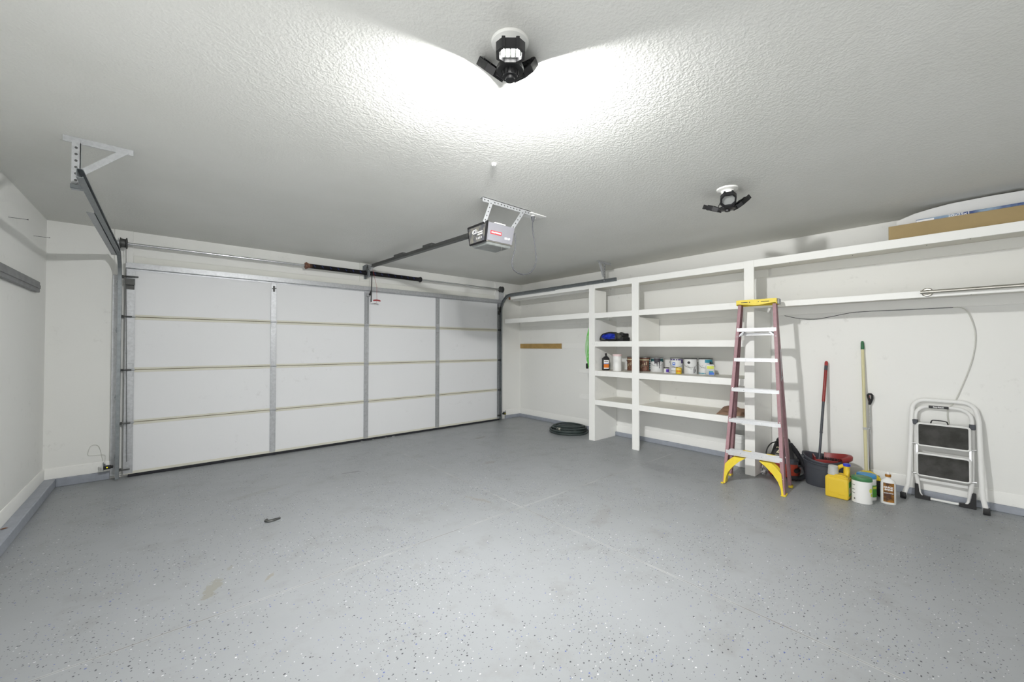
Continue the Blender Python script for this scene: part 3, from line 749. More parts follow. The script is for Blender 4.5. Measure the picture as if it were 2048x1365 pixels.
# ------------------------------------------------------------------ shelf goods
ZS = SH[4][1] + .0008
def can(lab, x, y, rz, label_fn, r=.078, h=.19, body='canw', group='paint cans on the middle shelf', ears=True, rim='tin'):
    t = thing('paint_can', lab, 'paint can', (x, y, ZS), rz, group)
    b = B(); b.lathe([(r - .002, 0), (r, .002), (r, .006), (r - .003, .009), (r - .003, h - .012), (r, h - .008), (r, h - .003), (r - .004, h), (r - .012, h - .006), (r - .016, h - .008)], seg=36)
    c = obj('can_body', b, body, t)
    b = B(); b.lathe([(r - .001, h - .010), (r + .0006, h - .008), (r + .0006, h - .003), (r - .003, h + .0006), (r - .010, h - .003), (r - .018, h - .006)], seg=36, caps=False); obj('rim', b, rim, t)
    if label_fn: label_fn(t, r, h)
    if ears:
        for s in (-1, 1):
            b = B(); b.cyl((0, s * (r - .003), h * .72), (0, s * (r + .005), h * .72), .008, 8); obj('ear', b, 'tin', t)
        b = B(); b.tube(smooth([(0, r + .003, h * .72), (r * .9, r * .75, h * .52), (r * 1.12, 0, h * .42), (r * .9, -r * .75, h * .52), (0, -r - .003, h * .72)], 4), .0016, 5); obj('bail_handle', b, 'tin', t)
    return t
def wrap(t, name, mat, r, a0, a1, z0, z1, off=.0006, n=10, wob=None):
    """curved patch on a can, angles in degrees about the can axis, 0 = local +x (towards the viewer)"""
    R = r - .003 + off; g = []
    for i in range(n + 1):
        a = math.radians(a0 + (a1 - a0) * i / n); zz = (z0, z1) if wob is None else wob(i / n)
        g.append([V((R * math.cos(a), R * math.sin(a), z)) for z in zz])
    return obj(name, B().quadshell(g), mat, t)
def face_cam(x, y): return math.atan2(-y, -x)
def lab_stain(dx):
    def f(t, r, h):
        wrap(t, 'picture_label', 'brown', r, -110 + dx, 60 + dx, .012, h - .028)
        wrap(t, 'text_label', 'teal', r, 22 + dx, 62 + dx, .014, h - .028, .0012)
        for z in (.03, .055, .08, .115, .14): wrap(t, 'label_print', 'inkw', r, 30 + dx, 52 + dx, z, z + .011, .0017, 4)
        wrap(t, 'label_band', 'inkt', r, -110 + dx, 22 + dx, h - .045, h - .030, .0012)
        for k in range(4): wrap(t, 'label_print', 'inkt', r, -60 + dx + k * 18, -54 + dx + k * 18, .05 + k * .012, .085 + k * .014, .0012, 2)
    return f
PC = [(4.895, 3.085), (4.895, 2.893), (4.853, 2.701), (4.81, 2.413), (4.814, 2.241), (4.861, 2.083)]
can('brown wood-stain can next to the white canister', *PC[0], face_cam(*PC[0]), lab_stain(-5), body='brown')
can('brown and teal wood-stain can beside the dripped paint can', *PC[1], face_cam(*PC[1]), lab_stain(15), body='brown')
def lab_drip(t, r, h):
    wrap(t, 'can_band', 'teal', r, -70, 70, h - .06, h - .015)
    wrap(t, 'can_label', 'canw', r, -52, 50, .012, h - .05, .001)
    prof = [.02, .06, .085, .055, .07, .11, .05, .045, .13, .06, .02]
    def w(u):
        k = u * (len(prof) - 1); i = min(int(k), len(prof) - 2); return (h - .012 - (prof[i] + (prof[i + 1] - prof[i]) * (k - i)), h - .012)
    wrap(t, 'paint_drip', 'drip', r, -28, 32, 0, 0, .0016, 24, w)
    wrap(t, 'paint_drip', 'drip', r, 18, 23, .05, h - .08, .002, 3)
can('white paint can with dark paint dripping from its rim', *PC[2], face_cam(*PC[2]), lab_drip, r=.082)
def lab_e(t, r, h):
    wrap(t, 'violet_band', 'inkpd', r, -85, 85, h - .03, h - .013)
    wrap(t, 'violet_band', 'inkpd', r, 42, 70, h - .065, h - .028)
    wrap(t, 'logo', 'inkb2', r, -38, -12, .10, .135, .0012); wrap(t, 'logo', 'inkw', r, -30, -19, .112, .128, .0018)
    for k in range(7): wrap(t, 'label_print', 'inkb', r, -50 + k * 9, -44 + k * 9, .072, .082, .0012, 2)
    wrap(t, 'label_print', 'inkb', r, -55, 12, .030, .034, .0012)
can('white paint can with violet rim and blue logo', *PC[3], face_cam(*PC[3]), lab_e)
def lab_f(t, r, h):
    R = r - .0015; g = B(); mm = Matrix.Rotation(math.radians(-14), 4, 'Z') @ Matrix.Translation((R - .0006, 0, h - .052)) @ Matrix.Rotation(PI / 2, 4, 'Y')
    g.lathe([(.016, 0), (.016, .0012), (.001, .0016)], seg=18, m=mm); obj('logo', g, 'inkb', t)
    for a, z0, z1 in ((26, .01, .07), (36, .0125, .09), (42, .03, .06)): wrap(t, 'paint_drip', 'drip', r, a, a + 5, z0, z1, .001, 3)
    for k in range(4): wrap(t, 'scribble', 'dsteel', r, -26 + k * 9, -20 + k * 9, .095 - k * .012, .102 - k * .012, .001, 2)
can('white paint can with a round black logo and dark drips', *PC[4], face_cam(*PC[4]), lab_f, rim='dsteel')
def lab_g(t, r, h):
    wrap(t, 'teal_band', 'tealb', r, -5, 80, h - .05, h - .014); wrap(t, 'teal_band', 'teal', r, 34, 80, h - .075, h - .048)
    wrap(t, 'teal_band', 'tealb', r, -80, 80, .010, .020); wrap(t, 'label_print', 'inkb', r, 36, 56, h - .07, h - .035, .0014)
    for k in range(4): wrap(t, 'label_print', 'tin', r, -44 + k * 8, -38 + k * 8, .10 - .02 * (k % 2), .105 - .02 * (k % 2), .001, 2)
can('white paint can with a teal band at its top', *PC[5], face_cam(*PC[5]), lab_g, rim='dsteel')

t = thing('touch_up_jar', 'small white jar with black lid and purple label', 'jar', (4.788, 2.535, ZS), face_cam(4.788, 2.535))
b = B(); b.lathe([(.031, 0), (.034, .004), (.034, .052), (.030, .056)], seg=24); obj('jar_body', b, 'white', t)
b = B(); b.lathe([(.0345, .056), (.035, .060), (.035, .064), (.033, .067)], seg=24); obj('lid', b, 'black', t)
wrap(t, 'label', 'inkp', .037, -10, 55, .008, .046)
t = thing('small_tin', 'small yellow tin standing in front of the violet-rimmed can', 'tin', (4.70, 2.332, ZS), face_cam(4.7, 2.33))
b = B(); b.lathe([(.033, 0), (.034, .003), (.034, .072), (.031, .076), (.029, .072)], seg=24); obj('tin_body', b, 'yellow', t)
wrap(t, 'label', 'inko', .037, -50, 40, .025, .042)
wrap(t, 'label', 'inkt', .037, -50, 40, .055, .064)
t = thing('plastic_bottle', 'squat translucent container with lime and blue label at the end of the cans', 'container', (4.755, 1.985, ZS), face_cam(4.755, 1.985))
b = B(); b.box((-.03, -.047, 0), (.03, .047, .112), .008, seg=2); obj('container_body', b, 'frost', t)
b = B(); b.box((-.024, -.04, .112), (.024, .04, .124), .004, seg=2); obj('lid', b, 'white', t)
for mat, y0, y1, z0, z1 in (('inky', -.038, .032, .075, .106), ('inkb2', -.04, .012, .008, .034), ('tealb', -.03, .012, .034, .05)):
    obj('label', B().box((.0295, -y1, z0), (.0308, -y0, z1)), mat, t)

t = thing('oil_bottle', 'black motor oil bottle with white and orange label', 'bottle', (4.627, 3.342, ZS), face_cam(4.627, 3.33) + .35)
b = B(); b.box((-.026, -.048, 0), (.026, .048, .165), .008, seg=2); b.prism([(-.048, .160), (.048, .160), (.044, .172), (.012, .198), (-.006, .198), (-.036, .176)], -.022, .022, Mx((0, 0, 0), (0, 1, 0), (0, 0, 1)), .004)
obj('bottle_body', b, 'black', t)
b = B(); b.lathe([(.013, 0), (.013, .03), (.015, .031), (.015, .045), (.012, .047)], (0, .004, .19), 14); obj('cap', b, 'black', t)
for mat, z0, z1 in (('inkw', .095, .142), ('inkb2', .086, .094), ('inko', .036, .086), ('inkw', .022, .036)): obj('label', B().box((.0255, -.036, z0), (.0268, .036, z1)), mat, t)
obj('label_print', B().box((.0266, -.03, .118), (.0274, .024, .126)), 'inkb', t)
t = thing('canister', 'tall white plastic canister with a pale pink lid', 'canister', (4.60, 3.135, ZS), face_cam(4.6, 3.13))
b = B(); b.lathe([(.054, 0), (.058, .004), (.058, .08), (.0565, .083), (.0565, .14), (.058, .143), (.058, .195), (.055, .20)], seg=32); obj('canister_body', b, 'white', t)
b = B(); b.lathe([(.059, .200), (.0605, .204), (.0605, .224), (.057, .228), (.05, .229)], seg=32); b.box((.056, .028, .215), (.066, .044, .226), .002); obj('lid', b, 'pink', t)

# blue-filled bag on the third shelf
zb = SH[3][1] + .001
t = thing('storage_bag', 'grey bag stuffed with blue cloth in the upper cubby', 'bag', (4.67, 3.15, zb), 0)
rnd = random.Random(3)
def lump(p): return 1 + .05 * math.sin(5 * p.x + 2) * math.cos(4 * p.y) + .05 * math.sin(9 * p.y + 3 * p.z)
def flat(bm):
    for v in bm.verts:
        if v.co.z < 0: v.co.z *= .5
b = B(); b.blob((0, .09, .060), 1, 4, .115, .155, .064, lump); b.blob((.0, -.03, .060), 1, 4, .115, .085, .060, lump)
for v in b.bm.verts: v.co.z = max(v.co.z, .001)
obj('bag_body', b, 'bagg', t)
b = B(); b.blob((-.062, .100, .066), 1, 4, .085, .120, .046, lambda p: 1 + .12 * math.sin(11 * p.y + 4 * p.z) + .08 * math.sin(17 * p.z)); obj('blue_cloth', b, 'navyb', t)
b = B(); b.box((-.09, -.115, .058), (.06, -.06, .108), .018, seg=3); b.box((-.098, -.125, .002), (.07, -.02, .055), .014, seg=3); obj('side_pocket', b, 'bagb', t)
b = B(); b.tube(smooth([(-.112, .235, .03), (-.122, .19, .092), (-.125, .08, .118), (-.122, -.01, .108), (-.122, -.04, .055), (-.125, -.01, .022), (-.125, .10, .014), (-.12, .2, .016), (-.112, .235, .03)], 4), .010, 8); obj('bag_rim', b, 'bagb', t)

# brown paper bags on the lowest shelf
zp = SH[5][1] + .001
def crumple(lab, cx, cy, w, l, h, rz, seed):
    r = random.Random(seed); g1 = []
    ph = [r.random() * 6 for _ in range(6)]
    def top(u, v):
        e = min(u, 1 - u, v, 1 - v); k = min(1, e / .12)
        return .004 + h * k * (.62 + .22 * math.sin(5 * u + ph[0]) + .18 * math.sin(9 * v + 4 * u + ph[1]) + .10 * math.sin(21 * u + ph[2]) * math.cos(17 * v))
    b = B(); n = 18; grid = [[V(((i / n - .5) * l, (j / n - .5) * w, top(i / n, j / n))) for j in range(n + 1)] for i in range(n + 1)]
    b.quadshell(grid); b.quadshell([[V((p.x, p.y, .0008)) for p in row] for row in grid])
    ring = [grid[i][0] for i in range(n + 1)] + [grid[n][j] for j in range(1, n + 1)] + [grid[i][n] for i in range(n - 1, -1, -1)] + [grid[0][j] for j in range(n - 1, 0, -1)]
    t = bmesh.new(); k = len(ring); A = [t.verts.new(p) for p in ring]; Bq = [t.verts.new((p.x, p.y, .0008)) for p in ring]
    for i in range(k): t.faces.new((A[i], A[(i + 1) % k], Bq[(i + 1) % k], Bq[i]))
    b._add(t); bmesh.ops.remove_doubles(b.bm, verts=b.bm.verts[:], dist=.0001); bmesh.ops.recalc_face_normals(b.bm, faces=b.bm.faces[:])
    b.bm.transform(Matrix.Translation((cx, cy, zp)) @ Matrix.Rotation(rz, 4, 'Z'))
    return tag(obj('paper_bag', b, 'kraft', ang=50), lab, 'paper bag')
crumple('crumpled brown paper bag on the lowest shelf behind the tall ladder', 4.725, 1.690, .36, .36, .058, .25, 5)

# white bucket on floor behind the ladder
t = thing('plastic_bucket', 'white ridged bucket on the floor behind the tall ladder', 'bucket', (4.82, 1.655, 0))
b = B(); b.lathe([(.118, .001), (.122, .004), (.134, .20), (.135, .255), (.142, .257), (.142, .268), (.136, .27), (.137, .295), (.144, .297), (.144, .308), (.138, .31), (.139, .335), (.146, .338), (.147, .352), (.142, .353), (.138, .34), (.124, .03), (.01, .025)], seg=36)
obj('bucket_body', b, 'white', t)
b = B(); b.tube(smooth([(.0, .145, .30), (-.10, .11, .22), (-.150, 0, .18), (-.10, -.11, .22), (.0, -.145, .30)], 5), .003, 6); obj('wire_handle', b, 'steel', t)

# ------------------------------------------------------------------ step ladder
ld = thing('step_ladder', 'tall dusty-red fibreglass step ladder with yellow cap and feet', 'ladder', (4.033, 1.322, 0), math.atan2(-.995, .1))
RX = lambda z: .250 - (z / 1.71) * .093          # half-width of the front pair
RY = lambda z: .012 + (z / 1.71) * .215
for s in (-1, 1):
    p0, p1 = V((s * RX(.005), RY(.005), .005)), V((s * RX(1.708), RY(1.708), 1.708))
    b = B(); b.beam(p0, p1, .006, .078, (1, 0, 0), .001, ox=0, oy=-.039 * 1); fr = None
    # channel: web on outer side, two flanges turned inwards
    b = B(); d = (p1 - p0).normalized()
    b.beam(p0, p1, .005, .076, (s, 0, 0), .001, ox=-.0025, oy=(.038 if s < 0 else -.038) * 1)
    w = obj('front_rail', b, 'fibre', ld)
    # determine facing so flanges run in depth towards +y
    b = B()
    for yo in (.0025, .0735): b.beam(p0 + V((0, yo, 0)), p1 + V((0, yo, 0)), .028, .005, (s, 0, 0), .001, ox=-.014)
    obj('rail_flange', b, 'fibre', w)
    for z in (.05, .14, .30, .62, .905, 1.19, 1.40, 1.48):
        b = B(); b.lathe([(.0065, -.003), (.005, .0), (.002, .0015)], seg=8, m=Matrix.Translation((s * (RX(z) - .014), RY(z) - .0005, z)) @ Matrix.Rotation(PI / 2, 4, 'X'))
        obj('rivet', b, 'steel', w)
    # rear rail
    rw = .268 if s < 0 else .252
    q0, q1 = V((s * rw, .325, .005)), V((s * .155, .285, 1.70))
    b = B(); b.beam(q0, q1, .005, .042, (s, 0, 0), .001, ox=-.0025); b.beam(q0 + V((0, -.02, 0)), q1 + V((0, -.02, 0)), .024, .004, (s, 0, 0), ox=-.012); b.beam(q0 + V((0, .02, 0)), q1 + V((0, .02, 0)), .024, .004, (s, 0, 0), ox=-.012)
    obj('rear_rail', b, 'fibre', ld)
    b = B(); b.box((s * rw - .016 - s * .006, .300, .0005), (s * rw + .016 - s * .006, .350, .022), .003); obj('rear_foot', b, 'lyellow', ld)
    # spreader bar
    b = B(); b.beam((s * (RX(1.0) - .004), RY(1.0) + .07, .98), (s * .196, .275, 1.02), .004, .018, (1, 0, 0)); b.beam((s * (RX(1.2) + .003), RY(1.25) + .078, 1.28), (s * (RX(1.0) + .003), RY(1.0) + .078, 1.02), .003, .012, (1, 0, 0)); obj('spreader', b, 'galvp', ld)
    # moulded yellow foot and knee brace
    b = B(); b.box((s * .252 - .020 - s * .012, -.002, .0005), (s * .252 + .012 + (0 if s > 0 else 0) - s * .006, .095, .012), .003)
    out = [(s * .240, .008), (s * .224, .008), (s * .218, .06), (s * .200, .115), (s * .160, .175), (s * .105, .232), (s * .055, .270), (s * .150, .270), (s * .190, .235), (s * .225, .19), (s * .232, .10)]
    b.prism(out, 0, -.006, Mx((0, .010, 0), (1, 0, 0), (0, 0, 1)) @ Matrix.Translation((0, 0, 0)))
    b.prism(out, 0, -.006, Mx((0, .080, 0), (1, 0, 0), (0, 0, 1)))
    edge = [(s * .224, .008), (s * .218, .06), (s * .200, .115), (s * .160, .175), (s * .105, .232), (s * .055, .270)]
    b.quadshell([[V((x, .010 + .074 * k, z)) for k in (0, 1)] for x, z in edge])
    obj('knee_brace', b, 'lyellow', ld)
for k, z in enumerate((.318, .612, .905, 1.192, 1.480)):
    w = RX(z) - .006; y0 = RY(z); b = B()
    b.box((-w, y0 - .004, z - .034 if k else z - .046), (w, y0 - .001, z), .001); b.box((-w, y0 - .003, z - .003), (w, y0 + .078, z), .001); b.box((-w, y0 + .075, z - .034), (w, y0 + .078, z), .001)
    for i in range(5): b.box((-w, y0 + .008 + i * .015, z), (w, y0 + .013 + i * .015, z + .0016))
    if k == 0: b.box((-w, y0 - .0055, z - .018), (w, y0 - .004, z - .014))
    stp = obj('step', b, 'alu', ld)
    for x in (-w * .45, w * .3):
        b = B(); b.cyl((x, y0 - .0065, z - .018), (x, y0 - .0035, z - .018), .004, 8); obj('rivet', b, 'steel', stp)
    if k == 0:
        for x in (-.06, .13):
            b = B(); b.box((x - .035, y0 + .050, z + .0016), (x + .035, y0 + .068, z + .005), .002); obj('step_clip', b, 'lyellow', stp)
z = 1.480; w = RX(z)
for s in (-1, 1):
    for yy in (.01, .066):
        b = B(); b.beam((s * (w - .008), RY(z) + yy, z - .090), (s * (w - .062), RY(z) + yy, z - .036), .004, .014, (0, 1, 0)); obj('step_brace', b, 'galv', ld)
for z, hw, yy in ((1.425, .170, .287),):
    b = B(); b.box((-hw, yy - .002, z - .014), (hw, yy + .004, z + .014), .001); obj('rear_brace', b, 'alu', ld)
b = B(); cap = [(-.162, 1.714), (-.162, 1.748), (-.155, 1.752), (.160, 1.752), (.168, 1.748), (.168, 1.714), (.11, 1.712), (.05, 1.700), (-.02, 1.698), (-.08, 1.708)]
b.prism(cap, 0, -.010, Mx((0, .195, 0), (1, 0, 0), (0, 0, 1))); b.box((-.168, .200, 1.740), (.168, .340, 1.752), .003); b.box((-.168, .331, 1.700), (.168, .340, 1.75), .002)
for s in (-1, 1): b.box((s * .164 - .004, .200, 1.702), (s * .164 + .004, .340, 1.75), .002)
cp = obj('top_cap', b, 'lyellow', ld)
b = B(); b.box((-.125, .1935, 1.725), (-.068, .1955, 1.731)); b.box((.042, .1935, 1.725), (.108, .1955, 1.731)); b.cyl((-.052, .1935, 1.728), (-.052, .1955, 1.728), .005, 8); b.cyl((.022, .1935, 1.728), (.022, .1955, 1.728), .004, 8); obj('cap_slots', b, 'inkb', cp)
b = B(); b.box((.168, .225, 1.70), (.180, .325, 1.752), .003); obj('cap_end_bracket', b, 'galvp', ld)

# ------------------------------------------------------------------ wet/dry vacuum
vc = thing('wet_dry_vacuum', 'small red and black wet dry vacuum behind the tall ladder', 'vacuum cleaner', (4.74, 1.262, 0), face_cam(4.74, 1.262) + PI / 2)
# local: -y is towards the viewer
sq = lambda p, a, r, z: (p.x / max(abs(math.cos(a)), abs(math.sin(a))) ** .45, p.y / max(abs(math.cos(a)), abs(math.sin(a))) ** .45, p.z)
b = B(); b.lathe([(.118, .012), (.132, .02), (.140, .06), (.142, .085), (.133, .088), (.136, .11), (.139, .15)], seg=40, warp=sq); obj('tank', b, 'orange', vc)
b = B(); b.lathe([(.141, .150), (.143, .156), (.143, .178), (.130, .186), (.112, .19), (.106, .205)], seg=40, warp=sq); obj('lid_band', b, 'charcoal', vc)
b = B(); b.lathe([(.112, .188), (.106, .21), (.094, .25), (.080, .30), (.066, .335), (.050, .352), (.03, .358)], seg=40, warp=sq); obj('motor_head', b, 'black', vc)
b = B(); b.tube(smooth([(-.05, -.02, .345), (-.04, -.02, .37), (.0, -.02, .378), (.04, -.02, .37), (.05, -.02, .345)], 3), .011, 8); obj('carry_handle', b, 'black', vc)
sl = math.atan2(.028, .09)
mt = Mx((-.042, -.0945, .268), (1, 0, 0), (0, .3, 1))
b = B(); b.text('2', .085, mt, .001, .001); b.text('GALLON', .014, mt @ Matrix.Translation((0, -.046, 0)), .001); obj('number_lettering', b, 'inkt', vc)
b = B(); b.text('CRAFTSMAN', .022, Mx((-.012, -.1135, .206), (1, 0, 0), (0, .2, 1)), .001, .0006); obj('name_lettering', b, 'inkw', vc)
b = B(); b.tube(smooth([(-.045, -.055, .345), (-.10, -.075, .325), (-.135, -.09, .27), (-.145, -.10, .21), (-.138, -.105, .180), (-.11, -.12, .170)], 4), .006, 8); obj('power_cord', b, 'black', vc)
b = B(); hp = smooth([(.055, -.03, .33), (.095, -.055, .28), (.125, -.075, .23), (.165, -.06, .14), (.185, -.035, .07), (.165, -.075, .035), (.11, -.150, .030), (.04, -.168, .030)], 5)
b.tube(hp, [.020 + .002 * (i % 2) for i in range(len(hp))], 12); obj('hose', b, 'rubber', vc)
b = B(); b.box((.085, -.10, .18), (.13, -.055, .205), .004); b.box((.10, -.112, .13), (.14, -.06, .155), .004); b.cyl((.118, -.10, .10), (.10, -.15, .095), .02, 12); obj('latch', b, 'black', vc)
for a in (45, 135, 225, 315):
    b = B(); x, y = .115 * math.cos(math.radians(a)), .115 * math.sin(math.radians(a)); b.lathe([(.014, .0005), (.018, .004), (.018, .014), (.012, .02)], (x, y, 0), 12); obj('caster', b, 'black', vc)
# crumpled clear plastic sheet next to it
b = B(); r = random.Random(2); g = []
for i in range(9):
    row = []
    for j in range(9):
        row.append(V((4.60 + .010 * math.sin(i * 2.1 + j * 1.3) + .012 * r.random(), 1.405 + .026 * (j / 8 - .5) * 1.5 + .007 * math.sin(3 * j + i), .002 + .125 * i / 8 * (.75 + .25 * math.sin(j * 1.7)))))
    g.append(row)
b.quadshell(g); tag(obj('plastic_wrap', b, 'clear', ang=80), 'crumpled clear plastic wrap beside the vacuum and shelf end panel', 'plastic wrap')

# ------------------------------------------------------------------ mop bucket and mop
mb = thing('mop_bucket', 'charcoal oval mop bucket with red wringer', 'bucket', (4.690, .918, 0), math.atan2(-.98, .19))
# local x runs along the bucket (towards the step stool), local y away from the wall? (+y = towards the wall)
def oval(p, a, r, z):
    k = z / .26; return (p.x, p.y, p.z + k * k * (.035 * (math.cos(a) ** 2) + (.012 if math.sin(a) > 0 else -.018) * abs(math.sin(a))))
b = B(); b.lathe([(.85, .001), (.875, .006), (.93, .12), (.95, .17), (.965, .172), (.985, .238), (1.04, .240), (1.055, .250), (1.04, .258), (1.0, .256), (.965, .24), (.90, .10), (.85, .015), (.1, .012)], seg=48, sx=.165, sy=.122, warp=oval); obj('bucket_body', b, 'charcoal', mb)
b = B(); g = []
for i in range(29):
    a = -1.05 + 2.5 * i / 28 + .15
    row = []
    for rr, zz in ((1.06, .232), (1.09, .236), (1.10, .262), (1.06, .272), (.93, .272), (.91, .262), (.62, .185), (.60, .16)):
        kx = .165 * (1.13 if math.cos(a) > .5 else 1.05 + .08 * max(0, math.cos(a)))
        lift = .035 * math.cos(a) ** 2 + .012 * max(0, math.sin(a))
        row.append(V((kx * rr * math.cos(a), .122 * rr * math.sin(a), zz + lift)))
    g.append(row)
b.quadshell(g); wr = obj('wringer', b, 'dred', mb, ang=60)
b = B(); b.prism([(-.065, -.080), (.105, -.060), (.118, .05), (.0, .088), (-.085, .06)], .150, .165); b.prism([(-.065, -.080), (-.085, .06), (-.093, .058), (-.073, -.085)], .165, .272); b.prism([(-.065, -.080), (.110, -.060), (.112, -.068), (-.065, -.088)], .165, .255); obj('wringer_cup', b, 'dred', mb)
b = B()
for k in range(12):
    x = -.02 + k * .012; b.box((x, .062 - .0018 * k, .19), (x + .006, .070 - .0018 * k, .255))
obj('wringer_slots', b, 'black', mb)
b = B(); hp = [(-.172, 0, .262)] + [(-.165 * math.cos(a) * 1.07, -.122 * math.sin(a) * 1.09, .262 - .05 * math.sin(a)) for a in [i * PI / 12 for i in range(1, 12)]] + [(.178, 0, .285)]
b.tube(smooth(hp, 2), .005, 8); obj('bail_handle', b, 'charcoal', mb)

mp = thing('mop', 'mop handle standing in the mop bucket, red upper half and grey lower half', 'mop', (4.655, .955, .178))
a0, a1 = V((4.667, .958, .180)), V((4.972, .951, 1.158)); dd = a1 - a0
b = B(); b.tube([a0, a0 + dd * .30, a0 + dd * .302, a0 + dd * .31, a0 + dd * .312, a0 + dd * .60], [.0105, .0105, .013, .013, .0115, .0115], 12); obj('lower_pole', b, 'charcoal', mp, True)
b = B(); b.tube([a0 + dd * .60, a0 + dd * .605, a0 + dd * .91], [.0125, .0135, .0135], 12); obj('upper_pole', b, 'dred', mp, True)
b = B(); b.tube([a0 + dd * .91, a0 + dd * .955], .0142, 12); obj('grip_band', b, 'charcoal', mp, True)
b = B(); b.tube([a0 + dd * .955, a0 + dd * .985, a0 + dd * 1.0], [.0142, .0142, .009], 12); obj('end_cap', b, 'red', mp, True)

# ------------------------------------------------------------------ broom, long-handled dustpan
br = thing('broom', 'broom with pale yellow handle and green tip leaning on the wall', 'broom', (4.865, .645, 0))
a0, a1 = V((4.868, .646, .145)), V((4.985, .680, 1.356)); dd = a1 - a0
b = B(); b.tube([a0, a0 + dd * .935], [.0125, .0115], 14); obj('handle', b, 'handlew', br, True)
b = B(); b.tube([a0 + dd * .935, a0 + dd * .94, a0 + dd * .985, a0 + dd * 1.0], [.0125, .0135, .012, .008], 14); obj('handle_tip', b, 'greend', br, True)
b = B(); mh = Mx((4.868, .640, 0), (0, -1, 0), (0, 0, 1))
b.prism([(-.095, .098), (.100, .098), (.082, .128), (.05, .150), (.022, .165), (-.022, .165), (-.05, .150), (-.08, .128)], -.022, .022, mh, .004); obj('head', b, 'lyellow', br, True)
b = B()
for i in range(26):
    for j in range(4):
        u = (i / 25 - .5); b.beam((4.853 + j * .010, .638 - u * .185, .099), (4.850 + j * .013 + .004 * math.sin(i * 3), .638 - u * .23, .003), .0045, .0045, (1, 0, 0))
obj('bristles', b, 'black', br, True)
b = B(); b.box((4.895, .590, .52), (4.935, .700, .545), .003) if False else b.lathe([(.016, 0), (.017, .002), (.017, .02), (.015, .022)], (4.906, .655, .535), 12); b.box((4.906, .625, .540), (4.9505, .66, .552), .003); obj('handle_clip', b, 'frost', br, True)
dp = thing('dustpan', 'long-handled dustpan with black loop grip and metal pole beside the broom', 'dustpan', (4.955, .632, 0))
b = B(); b.cyl((4.945, .628, .11), (4.972, .632, .772), .007, 10); obj('pole', b, 'chrome', dp, True)
b = B(); b.tube([(4.972, .632, .762), (4.973, .631, .795), (4.974, .640, .83), (4.974, .643, .85), (4.974, .635, .862), (4.974, .622, .862), (4.974, .612, .85), (4.974, .612, .82), (4.973, .622, .79), (4.972, .630, .765)], .009, 8); obj('grip', b, 'black', dp, True)
b = B(); b.tube([(4.973, .640, .80), (4.974, .634, .825), (4.974, .634, .845)], .004, 6); obj('grip_inlay', b, 'red', dp, True)
b = B(); b.prism([(.56, .0), (.69, 0.), (.69, .012), (.68, .11), (.57, .11), (.56, .012)], 0, .012, Mx((4.972, 0, .002), (0, 1, 0), (0, 0, 1)) @ Matrix.Translation((0, 0, -.014 + .02))); b.box((4.90, .56, .002), (4.975, .69, .006)); b.box((4.90, .556, .002), (4.975, .561, .07)); b.box((4.90, .689, .002), (4.975, .694, .07)); obj('pan', b, 'black', dp, True)
# crumpled dark bag between the tubs and the bottle
b = B(); b.blob((4.70, .525, .062), 1, 3, .045, .052, .062, lambda p: 1 + .13 * math.sin(7 * p.y + 5 * p.z) + .1 * math.cos(9 * p.x + 6 * p.z)); tag(obj('rubbish_bag', b, 'bagb', ang=30), 'crumpled dark plastic bag on the floor behind the white floor-polish bottle', 'bag')

# ------------------------------------------------------------------ jug, tubs, bottle
jg = thing('detergent_jug', 'yellow plastic jug with a blue cap and an upturned measuring cup', 'jug', (4.420, .772, 0), -PI / 2 - .04)
b = B(); b.box((-.080, -.058, .0005), (.080, .062, .178), .016, seg=3)
b.prism([(-.078, .17), (.078, .17), (.070, .196), (.02, .204), (-.055, .196)], -.048, .05, Mx((0, 0, 0), (1, 0, 0), (0, 0, 1)), .008); obj('jug_body', b, 'jugy', jg)
b = B(); b.tube(smooth([(.056, .020, .185), (.060, .030, .235), (.045, .034, .268), (.015, .036, .262), (-.012, .034, .235), (-.02, .03, .195)], 4), .015, 12); obj('jug_handle', b, 'jugy', jg)
b = B(); b.lathe([(.024, .19), (.022, .25), (.024, .272)], (.052, .036, 0), 16); obj('jug_spout', b, 'jugy', jg)
b = B(); b.lathe([(.022, .270), (.026, .272), (.026, .288), (.022, .292)], (.052, .036, 0), 18); obj('cap', b, 'blued', jg)
b = B(); b.lathe([(.039, .192), (.034, .262), (.030, .266), (.010, .266)], (-.032, -.008, 0), 20); obj('measuring_cup', b, 'frost', jg)
b = B(); b.box((-.055, -.0592, .06), (.055, -.0575, .155), .0005); b.box((.015, -.061, .038), (.055, -.057, .046), .002); b.box((-.07, -.0595, .045), (.07, -.0575, .047)); obj('jug_relief', b, 'jugy', jg)
obj('label', B().box((.0792, -.04, .03), (.0808, .045, .15), .0004), 'inkg', jg); obj('label', B().box((.0805, -.03, .05), (.0815, .035, .10), .0004), 'inkt', jg)
def tub(lab, x, y, lid, r, h, extra):
    t = thing('wipes_tub', lab, 'tub', (x, y, 0), face_cam(x, y))
    b = B(); b.lathe([(.94, .0005), (1., .004), (1., h - .035), (.985, h - .03)], seg=40, sx=r * .85, sy=r); obj('tub_body', b, 'white', t)
    b = B(); b.lathe([(1.0, h - .031), (1.035, h - .028), (1.035, h - .010), (.98, h), (.6, h + .003), (.1, h + .003)], seg=40, sx=r * .85, sy=r); obj('lid', b, lid, t)
    extra(t, r, h); return t
def epatch(t, name, mat, r, a0, a1, z0, z1, off=.0008, n=8):
    g = []
    for i in range(n + 1):
        a = math.radians(a0 + (a1 - a0) * i / n); g.append([V(((r * .85 + off) * math.cos(a), (r + off) * math.sin(a), z)) for z in (z0, z1)])
    return obj(name, B().quadshell(g), mat, t)
